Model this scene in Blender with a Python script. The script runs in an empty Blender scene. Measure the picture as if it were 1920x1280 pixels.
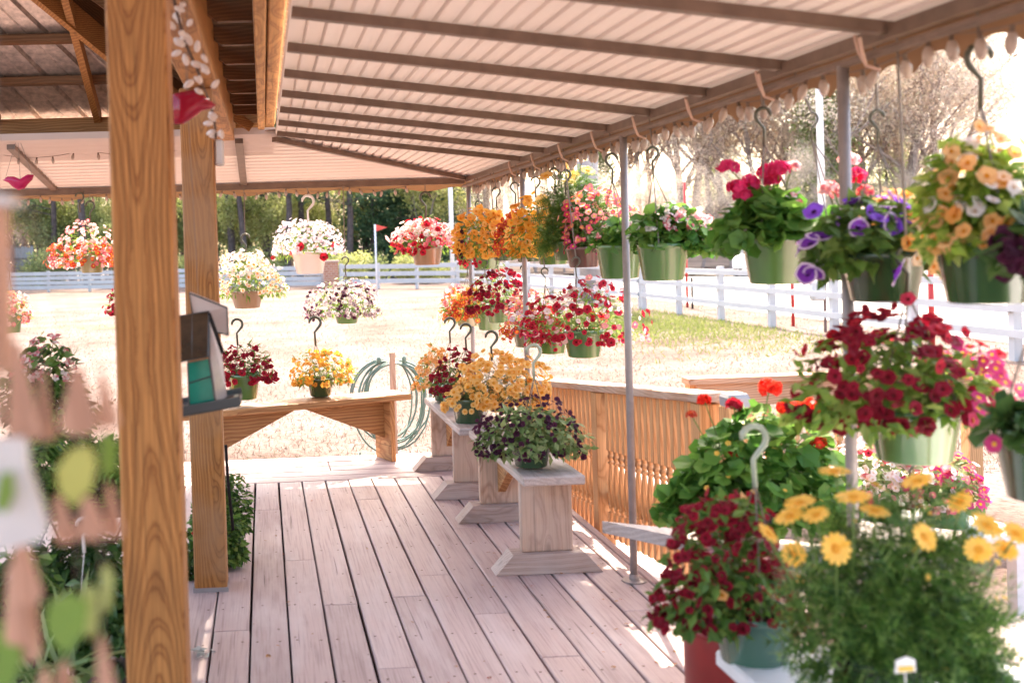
import bpy, math, random
import numpy as np
from mathutils import Vector, Matrix

# ------------------------------------------------------------------ camera, light, exposure
SC = bpy.context.scene
COL = SC.collection
W, H = 1920.0, 1280.0
F = 2080.0                                   # focal length in photo pixels
YAW, PITCH, ROLL, HC = math.radians(2.5), math.radians(0.8), -0.030, 1.45
PX, PY = 584.65, 496.31                      # principal point of the cropped photo

RCAM = (Matrix.Rotation(-YAW, 3, 'Z') @ Matrix.Rotation(math.pi/2 - PITCH, 3, 'X') @ Matrix.Rotation(ROLL, 3, 'Z'))
cam_d = bpy.data.cameras.new('camera')
cam = bpy.data.objects.new('camera', cam_d)
COL.objects.link(cam)
cam.location = (0, 0, HC)
cam.rotation_euler = RCAM.to_euler()
cam_d.sensor_width = 36.0
cam_d.lens = 36.0 * F / W
cam_d.shift_x = (W/2 - PX) / W
cam_d.shift_y = (PY - H/2) / W
cam_d.clip_start = 0.02
cam_d.clip_end = 2000
cam_d.dof.use_dof = True
cam_d.dof.focus_distance = 7.0
cam_d.dof.aperture_fstop = 3.1
SC.camera = cam

SUN_EL, SUN_AZ = math.radians(47), math.radians(10)    # azimuth clockwise from +Y
world = bpy.data.worlds.new('World')
SC.world = world
world.use_nodes = True
wn = world.node_tree.nodes
bg = wn['Background']
sky = wn.new('ShaderNodeTexSky')
sky.sky_type = 'NISHITA'
sky.sun_disc = False
sky.sun_elevation = SUN_EL
sky.sun_rotation = SUN_AZ
sky.air_density = 1.0
sky.dust_density = 4.0
sky.ozone_density = 0.6
world.node_tree.links.new(sky.outputs[0], bg.inputs[0])
bg.inputs[1].default_value = 0.15
sun_d = bpy.data.lights.new('sun', 'SUN')
sun_d.energy = 2.9
sun_d.angle = math.radians(0.5)
sun_d.color = (1.0, 0.90, 0.76)
sun = bpy.data.objects.new('sun', sun_d)
COL.objects.link(sun)
sd = Vector((math.sin(SUN_AZ)*math.cos(SUN_EL), math.cos(SUN_AZ)*math.cos(SUN_EL), math.sin(SUN_EL)))
sun.rotation_euler = sd.to_track_quat('Z', 'Y').to_euler()
sun.location = sd * 60
vs = SC.view_settings
vs.view_transform = 'Standard'
vs.look = 'None'
vs.gamma = 1.0
vs.exposure = 2.75
vs.use_white_balance = True
vs.white_balance_temperature = 7100
vs.white_balance_tint = 11
SC.render.engine = 'CYCLES'
cy = SC.cycles
cy.use_denoising = True
cy.max_bounces = 8
cy.diffuse_bounces = 5
cy.glossy_bounces = 3
cy.transmission_bounces = 5
cy.transparent_max_bounces = 8
cy.sample_clamp_indirect = 8
cy.caustics_reflective = False
cy.caustics_refractive = False

def P(u, v, X=None, Y=None, Z=None):
    """point of the place seen at photo pixel (u,v) on the plane X=, Y= or Z="""
    d = RCAM @ Vector(((u-PX)/F, -(v-PY)/F, -1.0))
    if Y is not None: t = Y / d.y
    elif X is not None: t = X / d.x
    else: t = (Z-HC) / d.z
    return Vector((0, 0, HC)) + d*t
def m_per_px(Y): return Y / F

# ------------------------------------------------------------------ mesh helpers
def tag(o, label=None, cat=None, group=None, kind=None):
    if label: o['label'] = label
    if cat: o['category'] = cat
    if group: o['group'] = group
    if kind: o['kind'] = kind
    return o

def thing(name, loc, label, cat, group=None, rz=0.0):
    o = bpy.data.objects.new(name, None)
    o.empty_display_size = 0.1
    COL.objects.link(o)
    o.location = loc
    o.rotation_euler = (0, 0, rz)
    return tag(o, label, cat, group)

class MB:
    """collects shapes, links them as ONE mesh object"""
    def __init__(s): s.V = []; s.n = 0; s.F = []; s.M = []
    def add(s, verts, faces, mi=0, mis=None):
        v = np.asarray(verts, float).reshape(-1, 3)
        b = s.n
        s.V.append(v); s.n += len(v)
        s.F.extend([tuple(i+b for i in f) for f in faces])
        s.M.extend(mis if mis is not None else [mi]*len(faces))
        return s
    def box(s, x0, x1, y0, y1, z0, z1, mi=0, M=None, bev=0.0):
        if bev > 0:
            b = bev
            v = []
            for (X, sx) in ((x0, 1), (x1, -1)):
                for (Y, sy) in ((y0, 1), (y1, -1)):
                    for (Z, sz) in ((z0, 1), (z1, -1)):
                        v += [(X, Y+sy*b, Z+sz*b), (X+sx*b, Y, Z+sz*b), (X+sx*b, Y+sy*b, Z)]
            def q(i, j, k, a): return ((i*2+j)*2+k)*3+a
            f = []
            for i in (0, 1): f.append([q(i,0,0,0), q(i,1,0,0), q(i,1,1,0), q(i,0,1,0)][::(-1 if i == 0 else 1)])
            for j in (0, 1): f.append([q(0,j,0,1), q(1,j,0,1), q(1,j,1,1), q(0,j,1,1)][::(1 if j == 0 else -1)])
            for k in (0, 1): f.append([q(0,0,k,2), q(1,0,k,2), q(1,1,k,2), q(0,1,k,2)][::(-1 if k == 0 else 1)])
            for i in (0, 1):
                for j in (0, 1): f.append([q(i,j,0,0), q(i,j,1,0), q(i,j,1,1), q(i,j,0,1)])
            for i in (0, 1):
                for k in (0, 1): f.append([q(i,0,k,0), q(i,1,k,0), q(i,1,k,2), q(i,0,k,2)])
            for j in (0, 1):
                for k in (0, 1): f.append([q(0,j,k,1), q(1,j,k,1), q(1,j,k,2), q(0,j,k,2)])
            for i in (0, 1):
                for j in (0, 1):
                    for k in (0, 1): f.append([q(i,j,k,0), q(i,j,k,1), q(i,j,k,2)])
        else:
            v = [(x0,y0,z0),(x1,y0,z0),(x1,y1,z0),(x0,y1,z0),(x0,y0,z1),(x1,y0,z1),(x1,y1,z1),(x0,y1,z1)]
            f = [(0,3,2,1),(4,5,6,7),(0,1,5,4),(1,2,6,5),(2,3,7,6),(3,0,4,7)]
        if M is not None: v = [tuple(M @ Vector(p)) for p in v]
        return s.add(v, f, mi)
    def bar(s, a, b, w, h, mi=0, up=(0, 0, 1), bev=0.0):
        """rectangular bar from a to b, width w (sideways), height h (along up)"""
        a, b = Vector(a), Vector(b)
        y = (b-a); L = y.length; y.normalize()
        x = y.cross(Vector(up)).normalized(); z = x.cross(y)
        M = Matrix((x, y, z)).transposed().to_4x4(); M.translation = a
        return s.box(-w/2, w/2, 0, L, -h/2, h/2, mi, M, bev)
    def prism(s, poly, axis, a0, a1, mi=0):
        """polygon in the two other axes extruded along axis from a0 to a1"""
        n = len(poly)
        def pt(p, a):
            return (a, p[0], p[1]) if axis == 'X' else (p[0], a, p[1]) if axis == 'Y' else (p[0], p[1], a)
        v = [pt(p, a0) for p in poly] + [pt(p, a1) for p in poly]
        f = [tuple(range(n))[::-1], tuple(range(n, 2*n))]
        for i in range(n):
            j = (i+1) % n
            f.append((i, j, n+j, n+i))
        return s.add(v, f, mi)
    def tube(s, pts, r, n=6, mi=0, caps=True, closed=False):
        pts = [Vector(p) for p in pts]
        k = len(pts)
        rs = [r]*k if not hasattr(r, '__len__') else list(r)
        v = []; prev = None
        for i, p in enumerate(pts):
            if closed: t = pts[(i+1) % k] - pts[i-1]
            else: t = pts[min(i+1, k-1)] - pts[max(i-1, 0)]
            if t.length < 1e-9: t = Vector((0, 0, 1))
            t.normalize()
            if prev is None:
                u = t.orthogonal().normalized()
            else:
                u = prev - t*prev.dot(t)
                u = u.normalized() if u.length > 1e-6 else t.orthogonal().normalized()
            prev = u
            w = t.cross(u)
            for j in range(n):
                a = 2*math.pi*j/n
                v.append(p + (u*math.cos(a) + w*math.sin(a))*rs[i])
        f = []
        for i in range(k if closed else k-1):
            i2 = (i+1) % k
            for j in range(n):
                j2 = (j+1) % n
                f.append((i*n+j, i*n+j2, i2*n+j2, i2*n+j))
        if caps and not closed:
            f.append(tuple(range(n))[::-1]); f.append(tuple((k-1)*n+j for j in range(n)))
        return s.add([tuple(p) for p in v], f, mi)
    def lathe(s, prof, c=(0, 0, 0), n=24, mi=0, mis=None, sq=None):
        """profile [(r,z)..] turned about the vertical through c"""
        v = []
        for (r, z) in prof:
            for j in range(n):
                a = 2*math.pi*(j+0.5)/n
                v.append((c[0]+r*math.cos(a), c[1]+r*math.sin(a), c[2]+z))
        f = []; ml = []
        for i in range(len(prof)-1):
            for j in range(n):
                j2 = (j+1) % n
                f.append((i*n+j, i*n+j2, (i+1)*n+j2, (i+1)*n+j)); ml.append(mis[i] if mis else mi)
        f.append(tuple(range(n))[::-1]); ml.append(mis[0] if mis else mi)
        f.append(tuple((len(prof)-1)*n+j for j in range(n))); ml.append(mis[-1] if mis else mi)
        return s.add(v, f, mis=ml)
    def inst(s, T, pos, nrm, size, rng, roll=None, tang=None, stretch=None):
        """many copies of template T=(verts, polys, mats): z of the template along nrm"""
        tv, tp, tm = T
        pos = np.asarray(pos, float).reshape(-1, 3); N = len(pos)
        if N == 0: return s
        n = np.asarray(nrm, float).reshape(-1, 3)
        n = n/np.maximum(np.linalg.norm(n, axis=1, keepdims=True), 1e-9)
        if tang is None: t = rng.normal(size=(N, 3))
        else: t = np.asarray(tang, float).reshape(-1, 3)
        t = t - n*np.sum(t*n, 1, keepdims=True)
        t /= np.maximum(np.linalg.norm(t, axis=1, keepdims=True), 1e-9)
        x = np.cross(t, n)
        sz = np.broadcast_to(np.asarray(size, float), (N,))[:, None, None]
        tv = np.asarray(tv, float)
        v = (tv[None, :, 0:1]*x[:, None, :] + tv[None, :, 1:2]*t[:, None, :] + tv[None, :, 2:3]*n[:, None, :])*sz + pos[:, None, :]
        k = len(tv); b = s.n
        s.V.append(v.reshape(-1, 3)); s.n += N*k
        off = b + np.arange(N)*k
        for p, m in zip(tp, tm):
            a = (off[:, None] + np.array(p)[None, :]).tolist()
            s.F.extend(map(tuple, a)); s.M.extend([m]*N)
        return s
    def build(s, name, mats, parent=None, smooth=False, o=None, link=True):
        if not isinstance(mats, (list, tuple)): mats = [mats]
        V = np.concatenate(s.V) if s.V else np.zeros((0, 3))
        if o is None and parent is not None:
            q = parent; off = Vector((0, 0, 0))
            while q is not None: off += q.location; q = q.parent
            o = off
        if o is not None: V = V - np.array(tuple(o))
        me = bpy.data.meshes.new(name)
        tot = np.array([len(f) for f in s.F], dtype=np.int32)
        idx = np.fromiter((i for f in s.F for i in f), dtype=np.int32, count=int(tot.sum()))
        st = np.concatenate([[0], np.cumsum(tot)[:-1]]).astype(np.int32)
        me.vertices.add(len(V)); me.vertices.foreach_set('co', V.astype(np.float32).ravel())
        me.loops.add(len(idx)); me.loops.foreach_set('vertex_index', idx)
        me.polygons.add(len(tot))
        me.polygons.foreach_set('loop_start', st)
        me.polygons.foreach_set('loop_total', tot)
        me.polygons.foreach_set('material_index', np.array(s.M, dtype=np.int32))
        me.polygons.foreach_set('use_smooth', np.full(len(tot), bool(smooth)))
        for m in mats: me.materials.append(m)
        me.update(calc_edges=True)
        me.validate()
        ob = bpy.data.objects.new(name, me)
        COL.objects.link(ob)
        if parent is not None: ob.parent = parent
        elif o is not None: ob.location = o
        return ob

def solo(mb, name, mats, loc, label, cat, group=None, smooth=False, kind=None):
    ob = mb.build(name, mats, None, smooth, o=Vector(loc))
    return tag(ob, label, cat, group, kind)

def kids(o): return [c for c in list(bpy.data.objects) if c.parent == o]
def copy_tree(o, ch_map, parent=None):
    c = o.copy(); COL.objects.link(c)
    if parent is not None: c.parent = parent
    for ch in ch_map.get(o.name, []): copy_tree(ch, ch_map, c)
    return c
def child_map(root):
    m = {}
    def rec(o):
        m[o.name] = kids(o)
        for c in m[o.name]: rec(c)
    rec(root)
    return m

# ------------------------------------------------------------------ materials
MATS = {}
def newmat(name):
    m = bpy.data.materials.new(name); m.use_nodes = True
    nt = m.node_tree
    return m, nt, nt.nodes, nt.links, nt.nodes['Principled BSDF']
def setp(b, **k):
    names = dict(rough='Roughness', spec='Specular IOR Level', metal='Metallic', coat='Coat Weight', trans='Transmission Weight', ior='IOR')
    for a, v in k.items(): b.inputs[names[a]].default_value = v
def c4(c): return (c[0], c[1], c[2], 1.0)
def ramp(N, stops, interp='LINEAR'):
    r = N.new('ShaderNodeValToRGB'); e = r.color_ramp.elements
    r.color_ramp.interpolation = interp
    while len(e) < len(stops): e.new(0.5)
    for el, (p, c) in zip(e, stops):
        el.position = p; el.color = c4(c) if len(c) == 3 else c
    return r
def mixc(N, L, a, b, f, mode='MIX'):
    m = N.new('ShaderNodeMix'); m.data_type = 'RGBA'; m.blend_type = mode
    for sock, val in ((m.inputs[0], f), (m.inputs[6], a), (m.inputs[7], b)):
        if hasattr(val, 'is_linked') or hasattr(val, 'links'): L.new(val, sock)
        elif isinstance(val, (int, float)): sock.default_value = val
        else: sock.default_value = c4(val)
    return m.outputs[2]
def noise(N, L, vec, scale, detail=3, rough=0.55):
    n = N.new('ShaderNodeTexNoise'); n.inputs['Scale'].default_value = scale
    n.inputs['Detail'].default_value = detail; n.inputs['Roughness'].default_value = rough
    if vec is not None: L.new(vec, n.inputs['Vector'])
    return n
def mapping(N, L, vec, scale=(1, 1, 1), rot=(0, 0, 0), loc=(0, 0, 0)):
    m = N.new('ShaderNodeMapping')
    m.inputs['Scale'].default_value = scale; m.inputs['Rotation'].default_value = rot; m.inputs['Location'].default_value = loc
    L.new(vec, m.inputs['Vector'])
    return m.outputs[0]
def vmath(N, L, op, a, b=None, s=None):
    m = N.new('ShaderNodeVectorMath'); m.operation = op
    L.new(a, m.inputs[0])
    if b is not None:
        if hasattr(b, 'links'): L.new(b, m.inputs[1])
        else: m.inputs[1].default_value = b
    if s is not None: m.inputs['Scale'].default_value = s
    return m.outputs[0]
def bump(N, L, h, dist, strength, b):
    n = N.new('ShaderNodeBump'); n.inputs['Distance'].default_value = dist; n.inputs['Strength'].default_value = strength
    L.new(h, n.inputs['Height']); L.new(n.outputs[0], b.inputs['Normal'])

def plain(name, col, rough=0.5, spec=0.5, metal=0.0, vary=0.12, sc=8.0, bmp=0.0):
    if name in MATS: return MATS[name]
    m, nt, N, L, b = newmat(name)
    tc = N.new('ShaderNodeTexCoord')
    n = noise(N, L, tc.outputs['Object'], sc, 4)
    lo = tuple(x*(1-vary) for x in col); hi = tuple(min(1, x*(1+vary)) for x in col)
    r = ramp(N, [(0.3, lo), (0.7, hi)]); L.new(n.outputs[0], r.inputs[0])
    L.new(r.outputs[0], b.inputs['Base Color'])
    setp(b, rough=rough, spec=spec, metal=metal)
    if bmp: bump(N, L, n.outputs[0], bmp, 0.5, b)
    MATS[name] = m
    return m

def island_mat(name, cols, transl=0.35, rough=0.5, spec=0.3, vein=0.0):
    """leaf and petal material: colour differs from leaf to leaf; some light passes through"""
    if name in MATS: return MATS[name]
    m, nt, N, L, b = newmat(name)
    g = N.new('ShaderNodeNewGeometry')
    k = len(cols)
    if k == 1: cols = [cols[0], cols[0]]; k = 2
    r = ramp(N, [(i/(k-1) if k > 1 else 0.0, c) for i, c in enumerate(cols)])
    L.new(g.outputs['Random Per Island'], r.inputs[0])
    col = r.outputs[0]
    if vein:
        tc = N.new('ShaderNodeTexCoord')
        n = noise(N, L, tc.outputs['Object'], 60.0, 3)
        col = mixc(N, L, col, tuple(c*0.6 for c in cols[0]), mixf(N, L, n.outputs[0], vein))
    L.new(col, b.inputs['Base Color'])
    setp(b, rough=rough, spec=spec)
    t = N.new('ShaderNodeBsdfTranslucent'); L.new(col, t.inputs[0])
    ms = N.new('ShaderNodeMixShader'); ms.inputs[0].default_value = transl
    L.new(b.outputs[0], ms.inputs[1]); L.new(t.outputs[0], ms.inputs[2])
    L.new(ms.outputs[0], N['Material Output'].inputs[0])
    MATS[name] = m
    return m
def mixf(N, L, f, k):
    m = N.new('ShaderNodeMath'); m.operation = 'MULTIPLY'; L.new(f, m.inputs[0]); m.inputs[1].default_value = k
    return m.outputs[0]

def wood(name, light, dark, axis='Z', ring=9.0, tilt=0.03, off=(0.03, 0.05), rough=0.6, fibre=0.25, knot=0.6, weather=None, isl=0.12, warp=0.02, hard=0.6, bow=None, dist=0.8, crack=0.55):
    """sawn softwood: growth rings about a tilted heart line, fibres, knots"""
    if name in MATS: return MATS[name]
    m, nt, N, L, b = newmat(name)
    ai = 'XYZ'.index(axis)
    tc = N.new('ShaderNodeTexCoord'); g = N.new('ShaderNodeNewGeometry')
    wn_ = N.new('ShaderNodeTexWhiteNoise'); wn_.noise_dimensions = '1D'
    L.new(g.outputs['Random Per Island'], wn_.inputs['W'])
    amp = [0.10, 0.10, 0.10]; amp[ai] = 9.0
    if bow: amp = [0.0, 0.0, 0.0]
    o1 = vmath(N, L, 'SUBTRACT', wn_.outputs['Color'], (0.5, 0.5, 0.5))
    o1 = vmath(N, L, 'MULTIPLY', o1, tuple(amp))
    base = vmath(N, L, 'ADD', tc.outputs['Object'], o1)
    # slow wander of the heart
    s1 = [5.0, 5.0, 5.0]; s1[ai] = 1.6
    nz = noise(N, L, mapping(N, L, base, tuple(s1)), 1.0, 2)
    d = vmath(N, L, 'SUBTRACT', nz.outputs['Color'], (0.5, 0.5, 0.5))
    d = vmath(N, L, 'SCALE', d, s=warp*4)
    q = vmath(N, L, 'ADD', base, d)
    rot = [0, 0, 0]; rot[(ai+1) % 3] = tilt; rot[(ai+2) % 3] = tilt*0.6
    lc = [off[0], off[0], off[0]]; lc[ai] = 0; lc[(ai+1) % 3] = off[1]
    # knots
    s2 = [9.0, 9.0, 9.0]; s2[ai] = 2.6
    vo = N.new('ShaderNodeTexVoronoi'); vo.inputs['Scale'].default_value = 1.0
    L.new(mapping(N, L, base, tuple(s2)), vo.inputs['Vector'])
    kr = N.new('ShaderNodeMapRange'); kr.inputs[1].default_value = 0.03; kr.inputs[2].default_value = 0.30
    kr.inputs[3].default_value = 1.0; kr.inputs[4].default_value = 0.0; kr.interpolation_type = 'SMOOTHERSTEP'
    L.new(vo.outputs['Distance'], kr.inputs[0])
    w = N.new('ShaderNodeTexWave'); w.wave_type = 'RINGS'; w.rings_direction = axis
    w.inputs['Scale'].default_value = ring; w.inputs['Distortion'].default_value = dist
    w.inputs['Detail'].default_value = 1.5; w.inputs['Detail Scale'].default_value = 1.2
    if bow:                       # heart line bends: nested arches on the flat sawn face
        sx = N.new('ShaderNodeSeparateXYZ'); L.new(q, sx.inputs[0])
        def mm(op, a_, b_):
            n_ = N.new('ShaderNodeMath'); n_.operation = op
            for i_, v_ in enumerate((a_, b_)):
                if hasattr(v_, 'links'): L.new(v_, n_.inputs[i_])
                else: n_.inputs[i_].default_value = v_
            return n_.outputs[0]
        z_ = mm('SUBTRACT', sx.outputs[2], bow[0]); z2 = mm('MULTIPLY', mm('MULTIPLY', z_, z_), bow[1])
        cb = N.new('ShaderNodeCombineXYZ'); L.new(sx.outputs[0], cb.inputs[0]); L.new(mm('ADD', sx.outputs[1], z2), cb.inputs[1]); L.new(sx.outputs[2], cb.inputs[2])
        q = cb.outputs[0]
    mv = mapping(N, L, q, (1, 1, 1), tuple(rot), tuple(lc))
    L.new(mv, w.inputs['Vector'])
    ph = N.new('ShaderNodeMath'); ph.operation = 'MULTIPLY'; ph.inputs[1].default_value = 9.0*knot
    L.new(kr.outputs[0], ph.inputs[0]); L.new(ph.outputs[0], w.inputs['Phase Offset'])
    mid = tuple((a*0.62+c*0.38) for a, c in zip(light, dark))
    r = ramp(N, [(0.0, light), (0.45, tuple(a*0.93 for a in light)), (hard+0.22, dark), (1.0, mid)])
    L.new(w.outputs[1], r.inputs[0])
    s3 = [170.0, 170.0, 170.0]; s3[ai] = 3.5
    fb = noise(N, L, mapping(N, L, base, tuple(s3)), 1.0, 3)
    fr = ramp(N, [(0.30, (1-fibre,)*3), (0.70, (1+fibre*0.35,)*3)]); L.new(fb.outputs[0], fr.inputs[0])
    col = mixc(N, L, r.outputs[0], fr.outputs[0], 1.0, 'MULTIPLY')
    big = noise(N, L, mapping(N, L, base, (2.2, 2.2, 2.2)), 1.0, 3)
    br = ramp(N, [(0.3, (0.86, 0.84, 0.82)), (0.7, (1.10, 1.10, 1.10))]); L.new(big.outputs[0], br.inputs[0])
    col = mixc(N, L, col, br.outputs[0], 1.0, 'MULTIPLY')
    ir = ramp(N, [(0.0, (1-isl,)*3), (1.0, (1+isl,)*3)]); L.new(g.outputs['Random Per Island'], ir.inputs[0])
    col = mixc(N, L, col, ir.outputs[0], 1.0, 'MULTIPLY')
    if knot > 0:
        k2 = N.new('ShaderNodeMapRange'); k2.inputs[1].default_value = 0.07; k2.inputs[2].default_value = 0.15
        k2.inputs[3].default_value = 0.8; k2.inputs[4].default_value = 0.0
        L.new(vo.outputs['Distance'], k2.inputs[0])
        col = mixc(N, L, col, tuple(c*0.45 for c in dark), k2.outputs[0])
    if crack:                      # drying checks along the grain
        s9 = [42.0]*3; s9[ai] = 0.9
        cz = noise(N, L, mapping(N, L, base, tuple(s9), (0, 0, 0), (3, 5, 1)), 1.0, 2)
        cr = ramp(N, [(0.27, (1, 1, 1)), (0.30, (0, 0, 0))]); L.new(cz.outputs[0], cr.inputs[0])
        col = mixc(N, L, col, tuple(c*0.25 for c in dark), mixf(N, L, cr.outputs[0], crack))
    if weather:
        wz = noise(N, L, mapping(N, L, base, (3.0, 3.0, 3.0)), 1.0, 5)
        wr = ramp(N, [(0.40, (0, 0, 0)), (0.66, (1, 1, 1))]); L.new(wz.outputs[0], wr.inputs[0])
        col = mixc(N, L, col, weather, mixf(N, L, wr.outputs[0], 0.65))
    L.new(col, b.inputs['Base Color'])
    setp(b, rough=rough, spec=0.3)
    bump(N, L, fb.outputs[0], 0.0015, 0.5, b)
    MATS[name] = m
    return m

def deck_paint(name, axis):
    m, nt, N, L, b = newmat(name)
    ai = 'XYZ'.index(axis)
    tc = N.new('ShaderNodeTexCoord'); g = N.new('ShaderNodeNewGeometry')
    wn_ = N.new('ShaderNodeTexWhiteNoise'); wn_.noise_dimensions = '1D'
    L.new(g.outputs['Random Per Island'], wn_.inputs['W'])
    o1 = vmath(N, L, 'MULTIPLY', wn_.outputs['Color'], (7.0, 7.0, 7.0))
    base = vmath(N, L, 'ADD', tc.outputs['Object'], o1)
    ir = ramp(N, [(0.0, (0.42, 0.31, 0.295)), (0.35, (0.49, 0.375, 0.36)), (0.7, (0.53, 0.40, 0.375)), (1.0, (0.45, 0.34, 0.33))])
    L.new(g.outputs['Random Per Island'], ir.inputs[0])
    s = [120.0]*3; s[ai] = 3.0
    fb = noise(N, L, mapping(N, L, base, tuple(s)), 1.0, 4)
    fr = ramp(N, [(0.30, (0.72, 0.68, 0.68)), (0.50, (0.97, 0.97, 0.97)), (0.8, (1.06, 1.06, 1.06))]); L.new(fb.outputs[0], fr.inputs[0])
    col = mixc(N, L, ir.outputs[0], fr.outputs[0], 1.0, 'MULTIPLY')
    # worn pale patches, elongated
    s2 = [9.0]*3; s2[ai] = 1.3
    wz = noise(N, L, mapping(N, L, base, tuple(s2)), 1.0, 6, 0.65)
    wr = ramp(N, [(0.46, (0, 0, 0)), (0.66, (1, 1, 1))]); L.new(wz.outputs[0], wr.inputs[0])
    col = mixc(N, L, col, (0.60, 0.51, 0.505), mixf(N, L, wr.outputs[0], 0.5))
    # dirt tone
    dz = noise(N, L, mapping(N, L, tc.outputs['Object'], (1.4, 1.4, 1.4)), 1.0, 5, 0.6)
    dr = ramp(N, [(0.35, (0.90, 0.87, 0.87)), (0.6, (1.02, 1.02, 1.02))]); L.new(dz.outputs[0], dr.inputs[0])
    col = mixc(N, L, col, dr.outputs[0], 1.0, 'MULTIPLY')
    # drying cracks along the grain
    s3 = [55.0]*3; s3[ai] = 1.1
    cz = noise(N, L, mapping(N, L, base, tuple(s3)), 1.0, 2)
    cr = ramp(N, [(0.285, (1, 1, 1)), (0.315, (0, 0, 0))]); L.new(cz.outputs[0], cr.inputs[0])
    col = mixc(N, L, col, (0.13, 0.085, 0.09), mixf(N, L, cr.outputs[0], 0.75))
    # chipped specks
    vz = N.new('ShaderNodeTexVoronoi'); vz.inputs['Scale'].default_value = 1.0
    s4 = [9.0]*3; s4[ai] = 4.0
    L.new(mapping(N, L, base, tuple(s4)), vz.inputs['Vector'])
    vr = ramp(N, [(0.03, (1, 1, 1)), (0.06, (0, 0, 0))]); L.new(vz.outputs['Distance'], vr.inputs[0])
    col = mixc(N, L, col, (0.16, 0.10, 0.09), mixf(N, L, vr.outputs[0], 0.7))
    L.new(col, b.inputs['Base Color'])
    setp(b, rough=0.62, spec=0.35)
    bump(N, L, fb.outputs[0], 0.002, 0.5, b)
    MATS[name] = m
    return m

def yard_mat():
    m, nt, N, L, b = newmat('dry_lawn')
    tc = N.new('ShaderNodeTexCoord'); ob = tc.outputs['Object']
    n1 = noise(N, L, ob, 0.55, 6, 0.65)
    n2 = noise(N, L, ob, 14.0, 5, 0.7)
    n3 = noise(N, L, mapping(N, L, ob, (0.10, 0.22, 0.1)), 1.0, 4, 0.6)
    r1 = ramp(N, [(0.30, (0.095, 0.058, 0.046)), (0.48, (0.155, 0.112, 0.098)), (0.7, (0.20, 0.158, 0.145))]); L.new(n1.outputs[0], r1.inputs[0])
    r2 = ramp(N, [(0.32, (0.40, 0.36, 0.33)), (0.5, (1.0, 1.0, 1.0)), (0.7, (1.12, 1.12, 1.1))]); L.new(n2.outputs[0], r2.inputs[0])
    col = mixc(N, L, r1.outputs[0], r2.outputs[0], 1.0, 'MULTIPLY')
    gr = ramp(N, [(0.60, (0, 0, 0)), (0.74, (1, 1, 1))]); L.new(n3.outputs[0], gr.inputs[0])
    col = mixc(N, L, col, (0.17, 0.20, 0.06), mixf(N, L, gr.outputs[0], 0.55))
    n4 = noise(N, L, mapping(N, L, ob, (0.5, 0.5, 0.5), (0, 0, 0), (7, 3, 0)), 1.0, 5, 0.7)
    gr4 = ramp(N, [(0.66, (0, 0, 0)), (0.74, (1, 1, 1))]); L.new(n4.outputs[0], gr4.inputs[0])
    col = mixc(N, L, col, (0.15, 0.10, 0.055), mixf(N, L, gr4.outputs[0], 0.5))
    L.new(col, b.inputs['Base Color'])
    setp(b, rough=0.95, spec=0.1)
    bump(N, L, n2.outputs[0], 0.03, 0.8, b)
    return m

# timber colours
PINE = wood('pine_post', (0.44, 0.190, 0.055), (0.23, 0.082, 0.020), 'Z', ring=34.0, tilt=0.028, off=(0.02, 0.035), knot=0.7, warp=0.014, weather=(0.40, 0.235, 0.13))
PINE_Y = wood('pine_along', (0.46, 0.215, 0.070), (0.25, 0.10, 0.027), 'Y', ring=26.0, knot=0.5)
PINE_X = wood('pine_across', (0.44, 0.205, 0.07), (0.24, 0.095, 0.027), 'X', ring=26.0, knot=0.5)
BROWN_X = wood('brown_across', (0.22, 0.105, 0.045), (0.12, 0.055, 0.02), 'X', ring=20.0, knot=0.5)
POST1 = wood('pine_post_near', (0.46, 0.200, 0.058), (0.26, 0.095, 0.022), 'Z', ring=44.0, tilt=0.01, off=(0.0, 0.0), knot=0.0, warp=0.010, isl=0.0, bow=(1.25, 0.055), dist=0.7, fibre=.42)
FASC = wood('fascia_pine', (0.66, 0.36, 0.13), (0.44, 0.20, 0.06), 'Y', ring=24.0, knot=0.4)
GREY_Y = wood('grey_plank_along', (0.50, 0.41, 0.37), (0.33, 0.25, 0.21), 'Y', ring=16.0, knot=0.5, weather=(0.50, 0.46, 0.46))
GREY_X = wood('grey_plank_across', (0.48, 0.36, 0.31), (0.30, 0.20, 0.16), 'X', ring=16.0, knot=0.6, weather=(0.46, 0.40, 0.39))
GREY_Z = wood('grey_plank_upright', (0.56, 0.395, 0.30), (0.36, 0.215, 0.15), 'Z', ring=20.0, knot=1.0, weather=(0.54, 0.43, 0.375))
BENCH_X = wood('bench_pine_across', (0.52, 0.27, 0.115), (0.30, 0.125, 0.045), 'X', ring=14.0, knot=1.0)
BENCH_Y = wood('bench_pine_along', (0.52, 0.27, 0.115), (0.30, 0.125, 0.045), 'Y', ring=14.0, knot=0.8)
BAL = wood('baluster_pine', (0.68, 0.38, 0.18), (0.46, 0.22, 0.09), 'Z', ring=22.0, knot=0.3)
RAIL_Y = wood('rail_pine_along', (0.50, 0.33, 0.24), (0.34, 0.19, 0.12), 'Y', ring=18.0, knot=0.4, weather=(0.52, 0.45, 0.42))
RAIL_X = wood('rail_pine_across', (0.56, 0.33, 0.21), (0.38, 0.19, 0.10), 'X', ring=18.0, knot=0.8)
DECK_Y = deck_paint('deck_paint_along', 'Y')
DECK_X = deck_paint('deck_paint_across', 'X')
GALV = plain('galvanised_steel', (0.60, 0.51, 0.45), 0.38, 0.5, 0.45, 0.30, 26.0)
POLE = plain('grey_pole_paint', (0.30, 0.26, 0.25), 0.45, 0.5, 0.2, 0.15, 20.0)
TANPAINT = plain('tan_frame_paint', (0.175, 0.118, 0.088), 0.5, 0.4, 0.0, 0.18, 14.0)
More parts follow.
